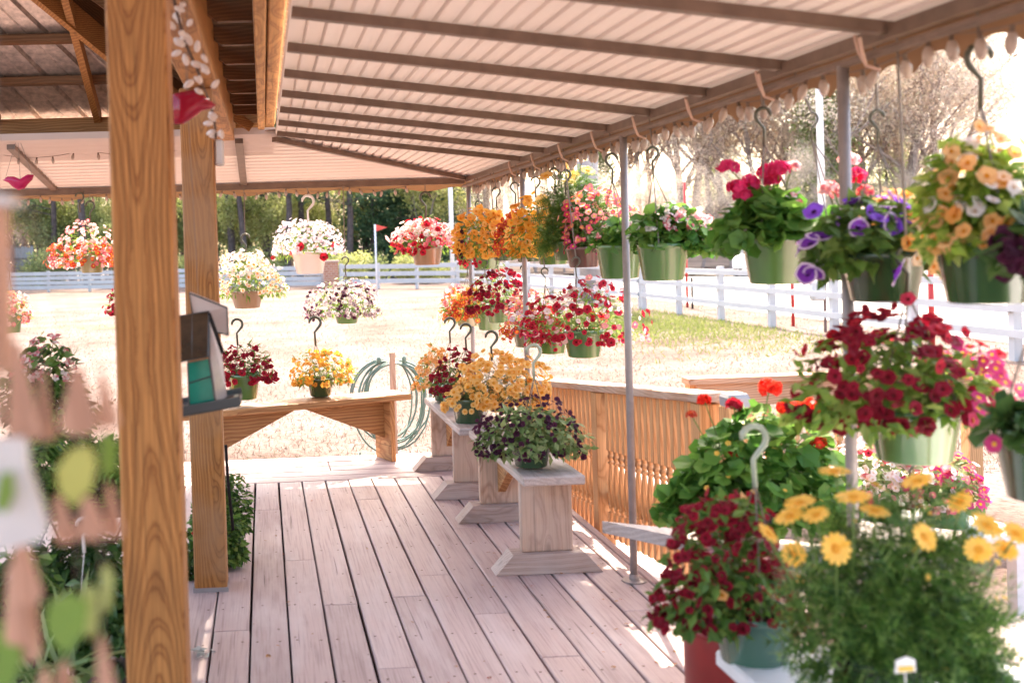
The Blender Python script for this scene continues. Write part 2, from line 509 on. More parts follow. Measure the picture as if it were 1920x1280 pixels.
SHEET = island_mat('canopy_sheet', [(0.60, 0.495, 0.44)], 0.06, 0.5, 0.4)
VALANCE = island_mat('valance_cloth', [(0.27, 0.145, 0.075)], 0.10, 0.7, 0.2)
BLACK = plain('black_metal', (0.018, 0.016, 0.018), 0.75, 0.2)
WIRE = plain('dull_wire', (0.20, 0.16, 0.13), 0.5, 0.5, 0.3)
HOOKM = plain('hook_plastic', (0.085, 0.085, 0.055), 0.35, 0.5)
HOOKW = plain('hook_white', (0.75, 0.72, 0.70), 0.35, 0.5)
HOOKG = plain('hook_pale_green', (0.36, 0.40, 0.30), 0.35, 0.5)
BULB = island_mat('bulb_glass', [(0.50, 0.40, 0.34), (0.58, 0.46, 0.38)], 0.25, 0.2, 0.5)
WHITEP = plain('white_fence_paint', (0.47, 0.465, 0.47), 0.5, 0.3, 0.0, 0.06, 3.0)

# ------------------------------------------------------------------ ground and deck
rng = np.random.default_rng(7)
random.seed(7)
GZ = -0.5
YARD = yard_mat()
mb = MB()
mb.add([(-400, -60, GZ), (400, -60, GZ), (400, 400, GZ), (-400, 400, GZ)], [(0, 1, 2, 3)])
tag(mb.build('lawn', YARD), kind='structure')
ROAD = plain('pale_gravel', (0.42, 0.39, 0.37), 0.9, 0.2, 0, 0.12, 3.0)
mb = MB()
mb.add([(12.6, -40, GZ+.01), (24, -40, GZ+.01), (27, 30, GZ+.01), (22, 66, GZ+.01), (12, 66, GZ+.01), (12.6, 30, GZ+.01)], [(0, 1, 2, 3, 4, 5)])
mb.add([(12, 66, GZ+.01), (22, 66, GZ+.01), (90, 74, GZ+.01), (90, 50, GZ+.01), (27, 48, GZ+.01)], [(0, 4, 3, 2, 1)])
tag(mb.build('gravel_road', ROAD), kind='structure')
# wooded slope behind the road
HILL = plain('leaf_litter', (0.30, 0.235, 0.20), 0.95, 0.1, 0, 0.3, 0.6)
nx, ny = 60, 14
hv = []
for j in range(ny):
    for i in range(nx):
        x = -40 + 190*i/(nx-1); y = 72 + 70*j/(ny-1)
        rise = max(0.0, (y-74)/66)
        hgt = 9.0*rise*max(0, min(1, (x-2)/22))*(1.0 - 0.55*max(0, min(1, (x-45)/30)))
        hv.append((x, y, GZ + 0.02 + hgt + 0.35*math.sin(x*.7+y)*rise))
hf = [(j*nx+i, j*nx+i+1, (j+1)*nx+i+1, (j+1)*nx+i) for j in range(ny-1) for i in range(nx-1)]
mb = MB(); mb.add(hv, hf)
tag(mb.build('hill', HILL, smooth=True), kind='structure')

# dry grass blades: nobody could count them
GRASS = island_mat('straw_blades', [(0.17, 0.12, 0.10), (0.22, 0.17, 0.145), (0.19, 0.14, 0.12), (0.17, 0.15, 0.10)], 0.35, 0.8, 0.1)
blade = ([(-.10, 0, 0), (.10, 0, 0), (.05, .55, .18), (-.05, .55, .18), (.0, 1.0, .55)], [(0, 1, 2, 3), (3, 2, 4)], [0, 0])
mb = MB()
N = 60000
yy = 7.8 + 34*rng.random(N)**1.5
xx = (rng.random(N)*1.15 - 0.27)*yy*0.85
pos = np.stack([xx, yy, np.full(N, GZ)], 1)
keep = ~((xx > 1.5) & (yy < 8.6))
pos = pos[keep]
nr = rng.normal(size=(len(pos), 3))*np.array([1, 1, .15])
mb.inst(blade, pos, nr, 0.025+0.04*rng.random(len(pos)), rng, tang=np.array([[0, 0, 1.0]])+rng.normal(size=(len(pos), 3))*.7)
tag(mb.build('grass', GRASS), kind='stuff')
GREENG = island_mat('green_blades', [(0.15, 0.19, 0.04), (0.21, 0.25, 0.07), (0.26, 0.26, 0.12)], 0.35, 0.7, 0.1)
mb = MB(); N = 9000
pp = []
while len(pp) < N:
    y = 17+14*random.random(); x = 4+6.6*random.random()
    w = math.exp(-((x-8.7)/2.0)**2 - ((y-25)/4.5)**2)
    if random.random() < w: pp.append((x, y, GZ))
mb.inst(blade, pp, rng.normal(size=(N, 3))*np.array([1, 1, .15]), 0.10, rng, tang=np.array([[0, 0, 1.0]])+rng.normal(size=(N, 3))*.6)
tag(mb.build('green_grass', GREENG), kind='stuff')

# deck: boards run away from the camera, the last strip runs across
DARK = plain('under_deck_shade', (0.03, 0.022, 0.02), 0.9, 0.1)  # shade below the boards put into the colour
mb = MB()
pitch = 0.1455
x0 = P(548.3, 1279.9, Z=0).x
k0 = int((-2.6-x0)/pitch)
rr = random.Random(3)
k = k0
while True:
    xa = x0 + k*pitch
    xb = xa + pitch
    if xa > 1.56: break
    xb = min(xb, 1.598)
    y = -3.0 + rr.random()*0.4
    ytop = 6.93
    while y < ytop:
        L = rr.choice([1.8, 2.4, 2.4, 3.0])
        ye = min(ytop, y+L)
        if ytop - ye < 0.35: ye = ytop
        g = 0.0030 + 0.0030*rr.random()
        sk = rr.uniform(-.0015, .0015)
        mb.box(xa+g+sk, xb-g+sk, y+0.0015, ye-0.0015, -0.034, rr.uniform(-.0015, .0), 0, bev=0.004)
        y = ye
    k += 1
for j in range(5):
    ya = 6.932 + j*0.152
    xs = -2.6
    while xs < 1.56:
        xe = min(1.598, xs + rr.choice([2.4, 3.0]))
        if 1.598 - xe < 0.4: xe = 1.598
        mb.box(xs+.002, xe-.002, ya+.004, ya+.148, -.034, rr.uniform(-.002, 0), 1, bev=0.004)
        xs = xe
# rim boards and the landing beside the ramp
mb.box(1.602, 1.64, -3, 7.70, -.20, -.002, 0, bev=.004)
for i in range(9):
    xa = 1.645 + i*.1455
    mb.box(xa+.003, xa+.1425, -3, 4.02, -.034, -.001, 0, bev=.004)
mb.box(-2.6, 1.60, 7.695, 7.733, -.20, -.002, 1, bev=.004)
mb.box(-2.58, 1.59, -2.98, 7.68, -.26, -.045, 2)  # dark slab added so the gaps between boards look shaded
mb.box(1.65, 2.90, -2.98, 4.01, -.26, -.045, 2)
for px_ in (-2.4, -1.0, .4, 1.5): mb.box(px_-.06, px_+.06, 7.5, 7.62, GZ, -.26, 2)
for py_ in (-2, 1, 4): mb.box(2.7, 2.82, py_-.1, py_, GZ, -.26, 2)
NAIL = plain('nail_rust', (.10, .055, .04), .7, .3)
for i in range(26):
    y = -2.8 + .406*i
    if y > 6.9: break
    k = k0
    while x0+(k+1)*pitch < 1.6:
        for f_ in (.22, .78):
            if rr.random() < .8:
                a_, b_ = x0+(k+f_)*pitch+rr.uniform(-.006, .006), y+rr.uniform(-.012, .012)
                mb.add([(a_+.0055*math.cos(q), b_+.0055*math.sin(q), .0008) for q in np.linspace(0, 6.283, 7)[:-1]], [tuple(range(6))], 3)
        k += 1
tag(mb.build('deck', [DECK_Y, DECK_X, DARK, NAIL]), kind='structure')
# ramp going down beside the deck
SL = 0.095
mb = MB()
nb = 22
for i in range(nb):
    ya = 4.05 + i*.1455
    za = -SL*(ya-4.05); zb = -SL*(ya+.14-4.05)
    mb.add([(1.66, ya, za), (2.42, ya, za), (2.42, ya+.14, zb), (1.66, ya+.14, zb), (1.66, ya, za-.035), (2.42, ya, za-.035), (2.42, ya+.14, zb-.035), (1.66, ya+.14, zb-.035)],
           [(0, 1, 2, 3), (4, 7, 6, 5), (0, 4, 5, 1), (1, 5, 6, 2), (2, 6, 7, 3), (3, 7, 4, 0)], 0)
mb.box(1.66, 4.7, 7.27, 8.6, GZ+.0, GZ+.20, 0)
tag(mb.build('ramp', [DECK_X]), kind='structure')

# ------------------------------------------------------------------ timber porch
porch = thing('timber_porch', (-0.28, 4.8, 0), 'orange pine porch roof frame carried on square posts at the left of the deck', 'porch')
mb = MB(); mb.box(-.350, -.209, 2.60, 2.741, -.002, 2.15, bev=.006); mb.build('post', POST1, None, o=Vector((-.279, 2.70, 0))).parent = porch; bpy.data.objects['post'].location = Vector((-.279, 2.70, 0)) - porch.location
mb = MB(); mb.box(-.336, -.196, 4.74, 4.88, -.002, 2.15, bev=.006)
mb.build('post', PINE, porch)['label'] = 'porch post darkened and weathered towards its foot'
mb = MB(); mb.box(-.341, -.191, 4.735, 4.885, .0, .018); mb.build('post_foot', plain('dull_bracket', (.30, .27, .28), .6, .3, .2), porch)
mb = MB(); mb.bar((-.285, -2.5, 2.26), (-.225, 7.35, 2.26), .14, .22, bev=.006); mb.build('beam', PINE_Y, porch)
mb = MB(); mb.box(-3.0, .10, 7.36, 7.50, 2.14, 2.36, bev=.006); mb.build('header', PINE_X, porch)
for i in range(24):
    y = 7.28 - i*.46
    if y < -2.4: break
    mb = MB()
    mb.prism([(-1.30, 3.19), (-.14, 2.285), (-.012, 2.285), (-.012, 2.47), (-1.30, 3.44)], 'Y', y-.02, y+.02)
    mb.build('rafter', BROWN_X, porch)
mb = MB(); mb.box(-.008, .034, -2.5, 6.95, 2.205, 2.47, bev=.005); mb.build('fascia', FASC, porch)
mb = MB(); mb.box(.040, .098, -2.5, 6.78, 2.215, 2.50, bev=.006); mb.build('fascia', FASC, porch)
# roof: ribbed metal on purlins
def ribbed(a, b, c, d, n, h=.03):
    """sheet a-b-c-d (a,b low edge) with n ribs running from the low to the high edge"""
    a, b, c, d = map(Vector, (a, b, c, d))
    nrm = (b-a).cross(d-a).normalized()
    if nrm.z < 0: nrm = -nrm
    v = []; prof = []
    for i in range(n):
        for t, z in ((0, 0), (.40, 0), (.44, h*.25), (.48, 0), (.84, 0), (.88, h), (.96, h)):
            prof.append(((i+t)/n, z))
    prof.append((1, 0))
    for t, z in prof:
        v.append(a.lerp(b, t) + nrm*z); v.append(d.lerp(c, t) + nrm*z)
    f = [(2*i, 2*i+2, 2*i+3, 2*i+1) for i in range(len(prof)-1)]
    return v, f
mb = MB()
zr = lambda x: 2.50 + .753*(-x)
v, f = ribbed((.13, -2.6, zr(.13)), (.13, 7.5, zr(.13)), (-2.4, 7.5, zr(-2.4)), (-2.4, -2.6, zr(-2.4)), 40); mb.add(v, f)
zf = lambda y: 2.40 + .5*(7.5-y)
v, f = ribbed((-3.0, 7.62, zf(7.62)), (-.46, 7.62, zf(7.62)), (-1.62, 5.6, zf(5.6)), (-3.0, 5.6, zf(5.6)), 8); mb.add(v, f)
mb.build('roof_sheet', GALV, porch)
mb = MB()
mb.add([(-.47, 7.5, zf(7.5)), (-1.62, 5.6, zf(5.6)), (-1.62, 5.6, zr(-1.62)), (-.47, 7.5, zr(-.47))], [(0, 1, 2, 3)])
mb.add([(-.47, 7.5, 2.36), (-.0, 7.5, 2.36), (-.0, 7.5, 2.49), (-.47, 7.5, zr(-.47))], [(0, 1, 2, 3)])
mb.build('roof_gap_filler', BROWN_X, porch)  # filler panels added to close the roof gaps against stray daylight
for y in (7.10, 6.72, 6.34, 5.96):
    mb = MB(); hx = -.47-(7.5-y)*.605
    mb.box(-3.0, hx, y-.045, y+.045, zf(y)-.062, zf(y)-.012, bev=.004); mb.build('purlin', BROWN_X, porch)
mb = MB(); mb.bar((-.45, 7.44, 2.36), (-1.62, 5.6, zf(5.6)-.09), .045, .15); mb.build('hip_rafter', PINE_Y, porch)
for x in (-1.06, -1.72):
    mb = MB(); mb.bar((x, 7.40, zf(7.40)-.10), (x, 5.6, zf(5.6)-.10), .042, .09); mb.build('rafter', PINE_Y, porch)
mb = MB(); mb.bar((-.29, 6.9, 2.40), (-.05, 6.96, 2.22), .035, .06); mb.build('brace', PINE_X, porch)

# ------------------------------------------------------------------ tan metal canopy round the porch
XE, YE, ZE = 1.60, 8.45, 1.955
can = thing('metal_canopy', (1.5, 4.0, 0), 'low tan corrugated metal awning with scalloped edge on thin grey poles', 'awning')
cs = lambda x: 2.172 - (x-.1)*(2.172-ZE-.02)/1.5            # side slope height
cf = lambda y: 2.172 - (y-6.95)*(2.172-ZE-.02)/1.5
mb = MB()
n = 25; sub = 12
v = []
for i in range(n*sub+1):
    x = .1 + 1.52*i/(n*sub)
    t = (i % sub)/sub
    z = cs(x) + ((.034 if (i//sub) % 5 == 2 else .019) if t == 0 else 0) - .006*math.sin(math.pi*t)**.7 + .007*(t-.5)
    v.append((x, -2.6, z)); v.append((x, 6.95+min(1.5, x-.1), z))
mb.add(v, [(2*i, 2*i+2, 2*i+3, 2*i+1) for i in range(n*sub)])
mb.build('side_sheet', SHEET, can)
n = 14
mb = MB(); v = []
for i in range(n*sub+1):
    y = 6.95 + 1.5*i/(n*sub)
    t = (i % sub)/sub
    z = cf(y) + (.034 if t == 0 else 0) - .007*math.sin(math.pi*t)**.7 - .026*(t-.5)
    v.append((-3.2, y, z)); v.append((.1+(y-6.95), y, z))
mb.add(v, [(2*i, 2*i+1, 2*i+3, 2*i+2) for i in range(n*sub)])
mb.build('end_sheet', SHEET, can)
mb = MB(); mb.bar((.09, 6.94, 2.172-.03), (1.585, 8.435, ZE-.005), .035, .03); mb.bar((.07, 6.92, 2.172+.028), (1.62, 8.47, ZE+.045), .16, .003); mb.build('hip_bar', TANPAINT, can)  # wide thin strip added above the hip to cover a light gap
for k in range(10):
    y = 6.62 - .56*k
    mb = MB(); mb.bar((.105, y, cs(.1)-.027), (1.575, y, cs(1.575)-.025), .034, .030); mb.build('purlin', TANPAINT, can)
for x in (-1.55, -.13):
    mb = MB(); mb.bar((x, 7.0, cf(7.0)-.022), (x, 8.42, cf(8.42)-.02), .05, .03); mb.build('purlin', TANPAINT, can)
mb = MB(); mb.box(1.556, 1.590, -2.6, 8.40, 1.928, 1.962); mb.tube([(1.535, -2.6, 1.893), (1.535, 8.38, 1.893)], .012, 8); mb.build('eave_beam', TANPAINT, can)
mb = MB(); mb.box(-3.2, 1.55, 8.405, 8.445, 1.915, 1.960); mb.build('eave_beam', TANPAINT, can)
mb = MB(); v = []
m = 520
for i in range(m+1):
    y = -2.6 + 11.05*i/m
    b = 1.832 + .042*abs(math.sin(math.pi*y/.205))**.9
    v += [(1.612, y, 1.985), (1.612 + .006*math.sin(y*7), y, b)]
mb.add(v, [(2*i, 2*i+2, 2*i+3, 2*i+1) for i in range(m)])
mb.build('valance', VALANCE, can)
mb = MB(); v = []
m = 300
for i in range(m+1):
    x = -3.2 + 4.81*i/m
    b = 1.880 + .014*math.sin(2*math.pi*x/.46)
    v += [(x, 8.462, 1.985), (x, 8.462 + .006*math.sin(x*7), b)]
mb.add(v, [(2*i, 2*i+1, 2*i+3, 2*i+2) for i in range(m)])
mb.build('valance', VALANCE, can)
POLES = []
for (u, vv, zb) in ((1178, 660, 0), (1589, 560, 0), (986, 600, 0), (880, 420, GZ), (1230, 420, None)):
    if zb is None: yb, zb = .9, 0
    else: yb = P(u, vv, X=1.535).y
    POLES.append(yb)
    mb = MB(); mb.tube([(1.535, yb, zb), (1.537, yb, 1.89)], .0155, 12)
    pl = mb.build('pole', POLE, can, smooth=True)
    mb = MB(); mb.lathe([(.052, 0), (.052, .005), (.020, .008), (.019, .03)], (1.535, yb, zb), 16); mb.build('base_flange', POLE, pl)
# curled straps at the purlin ends
for k in range(8):
    y = 6.62 - .56*k
    mb = MB()
    mb.tube([(1.50, y+.03, 1.945), (1.505, y+.02, 1.90), (1.515, y+.005, 1.865), (1.535, y-.02, 1.850)], .0045, 6)
    mb.tube([(1.485, y-.02, 1.93), (1.497, y-.01, 1.895), (1.51, y, 1.868)], .0045, 6)
    mb.build('strap', plain('pinkish_strap', (.62, .42, .33), .5, .4), can)

# ------------------------------------------------------------------ benches
def bench(label, loc, rz, length, legs, feet, seatmat, legmat, braces, gus=.42, w=.27, mitre=0.0):
    """seat along local +Y from 0 to length, near left corner at loc"""
    t = thing('plank_bench', loc, label, 'bench', 'plank benches for potted plants', rz)
    def ad(mb, nm, m):
        o = mb.build(nm, m, None); o.parent = t; return o
    mb = MB()
    if mitre: mb.prism([(0, 0), (w, 0), (w, length), (.0, length)], 'Z', .408, .45)
    else: mb.box(0, w, 0, length, .410, .45, bev=.006)
    ad(mb, 'seat', seatmat)
    for (y, d) in legs:
        mb = MB(); mb.box(.02, w-.02, y-.019, y+.019, .088 if feet else -.002, .4095, bev=.004); ad(mb, 'leg', legmat)
        if feet:
            mb = MB(); mb.prism([(-.105, 0.001), (w+.10, 0.001), (w+.02, .088), (-.025, .088)], 'Y', y-.06, y+.06); ad(mb, 'foot', GREY_X)
        if braces:
            mb = MB()
            ya = y + d*.0195
            mb.prism([(ya, .4095), (ya+d*gus, .4095), (ya, .4095-.26)][::d], 'X', w/2-.02, w/2+.02); ad(mb, 'brace', seatmat if False else BENCH_Y)
    return t
bench('weathered grey bench nearest the steps, under a dark purple petunia pot', (1.078, 4.675, 0), 0, 1.25, [(.17, 1), (1.10, -1)], True, GREY_Y, GREY_Z, True)
bench('weathered bench behind the front one, holding the big yellow daisy pot', (1.035, 5.985, 0), 0, 1.30, [(.34, 1), (1.16, -1)], True, GREY_Y, GREY_Z, True)
ang = math.atan2(7.48-6.92, .97+.45)
bench('long sunlit pine bench across the far end of the deck', (-.62-.27*math.sin(ang), 6.855+.27*math.cos(ang), 0), ang-math.pi/2, 1.72, [(.30, 1), (1.58, -1)], False, BENCH_Y, BENCH_X, True, gus=.62)
t = thing('plank_bench', (1.5, 3.65, 0), 'grey bench with two sharply pointed board ends beside the first pole, mostly hidden by geraniums', 'bench', 'plank benches for potted plants')
mb = MB()
for (tx, ty) in ((1.18, 3.90), (1.50, 4.13)):
    mb.prism([(tx, ty), (tx+.26, ty-.36), (tx+.60, ty-.72), (tx+.80, ty-.56), (tx+.42, ty-.28)], 'Z', .408, .45)
mb.build('seat', GREY_Y, t)
for (x, y) in ((1.56, 3.42), (1.88, 3.62)):
    mb = MB(); mb.box(x-.09, x+.09, y-.02, y+.02, -.002, .4075, bev=.004); mb.build('leg', GREY_Z, t)
bench('near bluish white bench in the lower right corner under daisies', (1.068, 1.25, 0), 0, 1.39, [(.2, 1), (1.18, -1)], False, plain('white_weathered', (.66, .65, .66), .6, .3, 0, .12, 9), GREY_Z, False, w=.62)

# ------------------------------------------------------------------ balustrades
def baluster_mesh(h):
    mb = MB()
    s = .017
    mb.box(-.019, .019, -.019, .019, h*.60, h, bev=.002)
    mb.box(-.018, .018, -.018, .018, 0, h*.17, bev=.002)
    prof = [(.016, .17), (.010, .185), (.019, .205), (.012, .225), (.017, .25), (.0205, .30), (.019, .36), (.013, .46), (.011, .50), (.018, .515), (.011, .53), (.019, .555), (.013, .575), (.016, .60)]
    mb.lathe([(r, z*h) for r, z in prof], (0, 0, 0), 10)
    o = mb.build('baluster', BAL); me = o.data
    bpy.data.objects.remove(o)
    return me
BALM = baluster_mesh(.74)
r1 = thing('ramp_railing', (1.75, 4.3, 0), 'orange pine balustrade sloping down beside the ramp behind the first pole', 'railing', 'wooden balustrades')
def rt(y): return .835 - SL*(y-4.35)
y = 4.44
while y < 7.3:
    if min(abs(y-4.36), abs(y-5.74)) > .07:
        o = bpy.data.objects.new('baluster', BALM); COL.objects.link(o); o.parent = r1
        o.location = (0, y-4.3, rt(y)-.045-.74)
    y += .083
mb = MB(); mb.bar((1.75, 4.26, rt(4.26)-.02), (1.75, 7.40, rt(7.40)-.02), .14, .038, bev=.005); mb.build('top_rail', RAIL_Y, r1)
for yy_ in (4.36, 5.74, 7.32):
    mb = MB(); mb.box(1.705, 1.795, yy_-.045, yy_+.045, rt(yy_)-.95, rt(yy_)-.045, bev=.004); mb.build('newel_post', BAL, r1)
mb = MB(); mb.bar((1.775, 4.42, rt(4.42)-.60), (1.775, 7.30, rt(7.30)-.60), .03, .07); mb.build('lower_rail', RAIL_Y, r1)
cpx = P(1330, 742, Y=4.30)
mb = MB(); mb.box(1.745, 1.835, 4.13, 4.22, -.002, .80, bev=.004)
np_ = mb.build('newel_post', BAL, r1)
mb = MB(); mb.lathe([(.058, 0), (.060, .035), (.05, .05), (.02, .054)], (1.79, 4.175, .80), 4); mb.build('post_cap', plain('grey_cap', (.34, .34, .37), .5, .4), np_)
# second balustrade, across the foot of the ramp
a = P(1292, 707, Y=7.2); b = P(1838, 735, Y=7.2)
XA, XB, ZT = a.x, b.x, a.z
r2 = thing('landing_railing', (XA, 7.2, GZ+.2), 'pale pine balustrade with a flat cap across the far landing', 'railing', 'wooden balustrades')
x = XA + .12
while x < XB-.1:
    o = bpy.data.objects.new('baluster', BALM); COL.objects.link(o); o.parent = r2
    o.location = (x-XA, 0, ZT-.16-.74-(GZ+.2))
    x += .098
mb = MB(); mb.box(XA-.03, XB+.04, 7.11, 7.26, ZT-.042, ZT, bev=.004); mb.build('top_rail', RAIL_X, r2)
mb = MB(); mb.box(XA+.03, XB-.03, 7.150, 7.185, ZT-.19, ZT-.0425); mb.build('apron', RAIL_X, r2)
for xx_ in (XA+.045, XB-.045):
    mb = MB(); mb.box(xx_-.045, xx_+.045, 7.186, 7.276, GZ+.2, ZT-.0425); mb.build('newel_post', BAL, r2)
mb = MB(); mb.box(XA+.1, XB-.1, 7.19, 7.225, ZT-.85, ZT-.78); mb.build('lower_rail', RAIL_X, r2)

# ------------------------------------------------------------------ plants
def T_(v, p, m=None): return (np.array(v, float), p, m or [0]*len(p))
LEAF = T_([(0, 0, 0), (-.26, .42, .07), (0, 1, -.05), (.26, .42, .07), (0, .45, 0)], [(0, 4, 1), (1, 4, 2), (0, 3, 4), (4, 3, 2)])
NARROW = T_([(0, 0, 0), (-.11, .4, .04), (0, 1, -.06), (.11, .4, .04), (0, .45, 0)], [(0, 4, 1), (1, 4, 2), (0, 3, 4), (4, 3, 2)])
def round_leaf(n=11):
    v = [(0, .12, -.02)]
    for i in range(n):
        a = math.pi*1.5 + (2*math.pi)*(i+.5)/n
        r = .5*(1+.09*(-1)**i); c = .10*abs(math.sin(a*2.5))
        v.append((r*math.cos(a), .42+r*math.sin(a)*(.95), .09+c*.6))
    return T_(v, [(0, 1+i, 1+(i+1) % n) for i in range(n-1)])
ROUND = round_leaf()
def feather():
    v = [(-.02, 0, 0), (.02, 0, 0), (.012, 1, .1), (-.012, 1, .1)]; p = [(0, 1, 2, 3)]
    for i in range(6):
        y = .22+.13*i; l = .34*(1-.09*i)
        for s in (-1, 1):
            k = len(v); z = .1*y
            v += [(0, y-.025, z), (s*l, y+.16, z+.05), (0, y+.03, z)]
            p.append((k, k+1, k+2) if s > 0 else (k, k+2, k+1))
    return T_(v, p)
FEATHER = feather()
def frond():
    v = []; p = []
    n = 12
    for i in range(n):
        y = i/(n-1.); z = .30*y-.55*y*y
        l = .19*math.sin(math.pi*(.12+.88*y)**.8)+.015
        for s in (-1, 1):
            k = len(v)
            v += [(0, y-.035, z), (s*l, y+.02, z-.02), (s*l*.6, y+.055, z-.01), (0, y+.03, z)]
            p.append((k, k+1, k+2, k+3) if s > 0 else (k, k+3, k+2, k+1))
    return T_(v, p)
FROND = frond()
STRAP = T_([(-.03, 0, 0), (.03, 0, 0), (.028, .45, .12), (-.028, .45, .12), (.02, .8, .08), (-.02, .8, .08), (0, 1, -.05)], [(0, 1, 2, 3), (3, 2, 4, 5), (5, 4, 6)])
def petunia(n=10, edge=False, lobes=5):
    v = [(0, 0, -.16)]; p = []; m = []
    rings = [(.13, -.04, 0), (.33, .06, .02), (.40, .07, .03), (.50, .045, .06)]
    for r, z, w in rings:
        for i in range(n):
            a = 2*math.pi*i/n
            q = r*(1 + w*math.cos(lobes*a))
            v.append((q*math.cos(a), q*math.sin(a), z + (.02*math.cos(lobes*a) if r > .3 else 0)))
    for i in range(n): p.append((0, 1+i, 1+(i+1) % n)); m.append(1)
    for k in range(3):
        for i in range(n):
            j = (i+1) % n
            p.append((1+k*n+i, 1+(k+1)*n+i, 1+(k+1)*n+j, 1+k*n+j)); m.append(0 if k < 2 else (2 if edge else 0))
    return T_(v, p, m)
PET = petunia(); PETE = petunia(15, True)
def calib(n=10):
    v = [(0, 0, -.12)]; p = []; m = []
    for r, z, w in [(.16, -.01, 0), (.5, .05, .10)]:
        for i in range(n):
            a = 2*math.pi*i/n; q = r*(1+w*math.cos(5*a))
            v.append((q*math.cos(a), q*math.sin(a), z))
    for i in range(n):
        j = (i+1) % n
        p.append((0, 1+i, 1+j)); m.append(1); p.append((1+i, 1+n+i, 1+n+j, 1+j)); m.append(0)
    return T_(v, p, m)
CAL = calib()
def daisy(n=13, cr=.15, w=.095):
    v = []; p = []; m = []
    for i in range(n):
        a = 2*math.pi*i/n; c, s = math.cos(a), math.sin(a); k = len(v)
        zz = .015*((i*7) % 3-1)
        for (r, t, z) in ((.10, -w*.5, 0), (.10, w*.5, 0), (.36, w, .05+zz), (.36, -w, .05+zz), (.47, w*.62, .03+zz), (.47, -w*.62, .03+zz), (.5, 0, .02+zz)):
            v.append((r*c-t*s, r*s+t*c, z))
        p += [(k, k+1, k+2, k+3), (k+3, k+2, k+4, k+5), (k+5, k+4, k+6)]; m += [0, 0, 0]
    k = len(v); q = 9
    for r, z in ((cr, .015), (cr*.7, .07)):
        for i in range(q): v.append((r*math.cos(2*math.pi*i/q), r*math.sin(2*math.pi*i/q), z))
    v.append((0, 0, .085))
    for i in range(q):
        j = (i+1) % q
        p.append((k+i, k+j, k+q+j, k+q+i)); m.append(1); p.append((k+q+i, k+q+j, k+2*q)); m.append(1)
    return T_(v, p, m)
DAISY = daisy(); MUM = daisy(10, .19, .13)
def small5():
    v = []; p = []
    for i in range(5):
        a = 2*math.pi*i/5; c, s = math.cos(a), math.sin(a); k = len(v)
        for (r, t, z) in ((.03, 0, 0), (.30, .24, .08), (.5, 0, .05), (.30, -.24, .08)): v.append((r*c-t*s, r*s+t*c, z))
        p.append((k, k+1, k+2, k+3))
    return T_(v, p)
SMALL = small5()

G = {
 'green': island_mat('leaf_green', [(.055, .13, .022), (.09, .19, .03), (.13, .24, .045), (.17, .26, .06)], .38, .45, .35),
 'bright': island_mat('leaf_bright', [(.11, .22, .03), (.17, .30, .045), (.24, .36, .07), (.30, .38, .10)], .42, .45, .3),
 'dark': island_mat('leaf_dark', [(.022, .07, .018), (.04, .10, .022), (.06, .13, .03), (.085, .16, .04)], .30, .4, .4),
 'lime': island_mat('leaf_lime', [(.12, .24, .03), (.22, .36, .045), (.32, .44, .07), (.42, .50, .14)], .45, .4, .35),
 'mixg': island_mat('leaf_mixed', [(.022, .06, .015), (.06, .145, .025), (.12, .25, .045), (.26, .38, .10)], .42, .40, .35),
 'geran': island_mat('leaf_geranium', [(.05, .16, .025), (.085, .22, .035), (.13, .29, .05), (.20, .36, .07)], .38, .45, .4),
 'greyg': island_mat('leaf_greygreen', [(.12, .20, .06), (.18, .27, .09), (.25, .33, .13), (.33, .40, .18)], .40, .5, .3),
}
def pet(name, cols, tr=.42): return island_mat('petal_'+name, cols, tr, .55, .2)
YEL = pet('yellow_eye', [(.80, .48, .03), (.85, .58, .06)], .2)
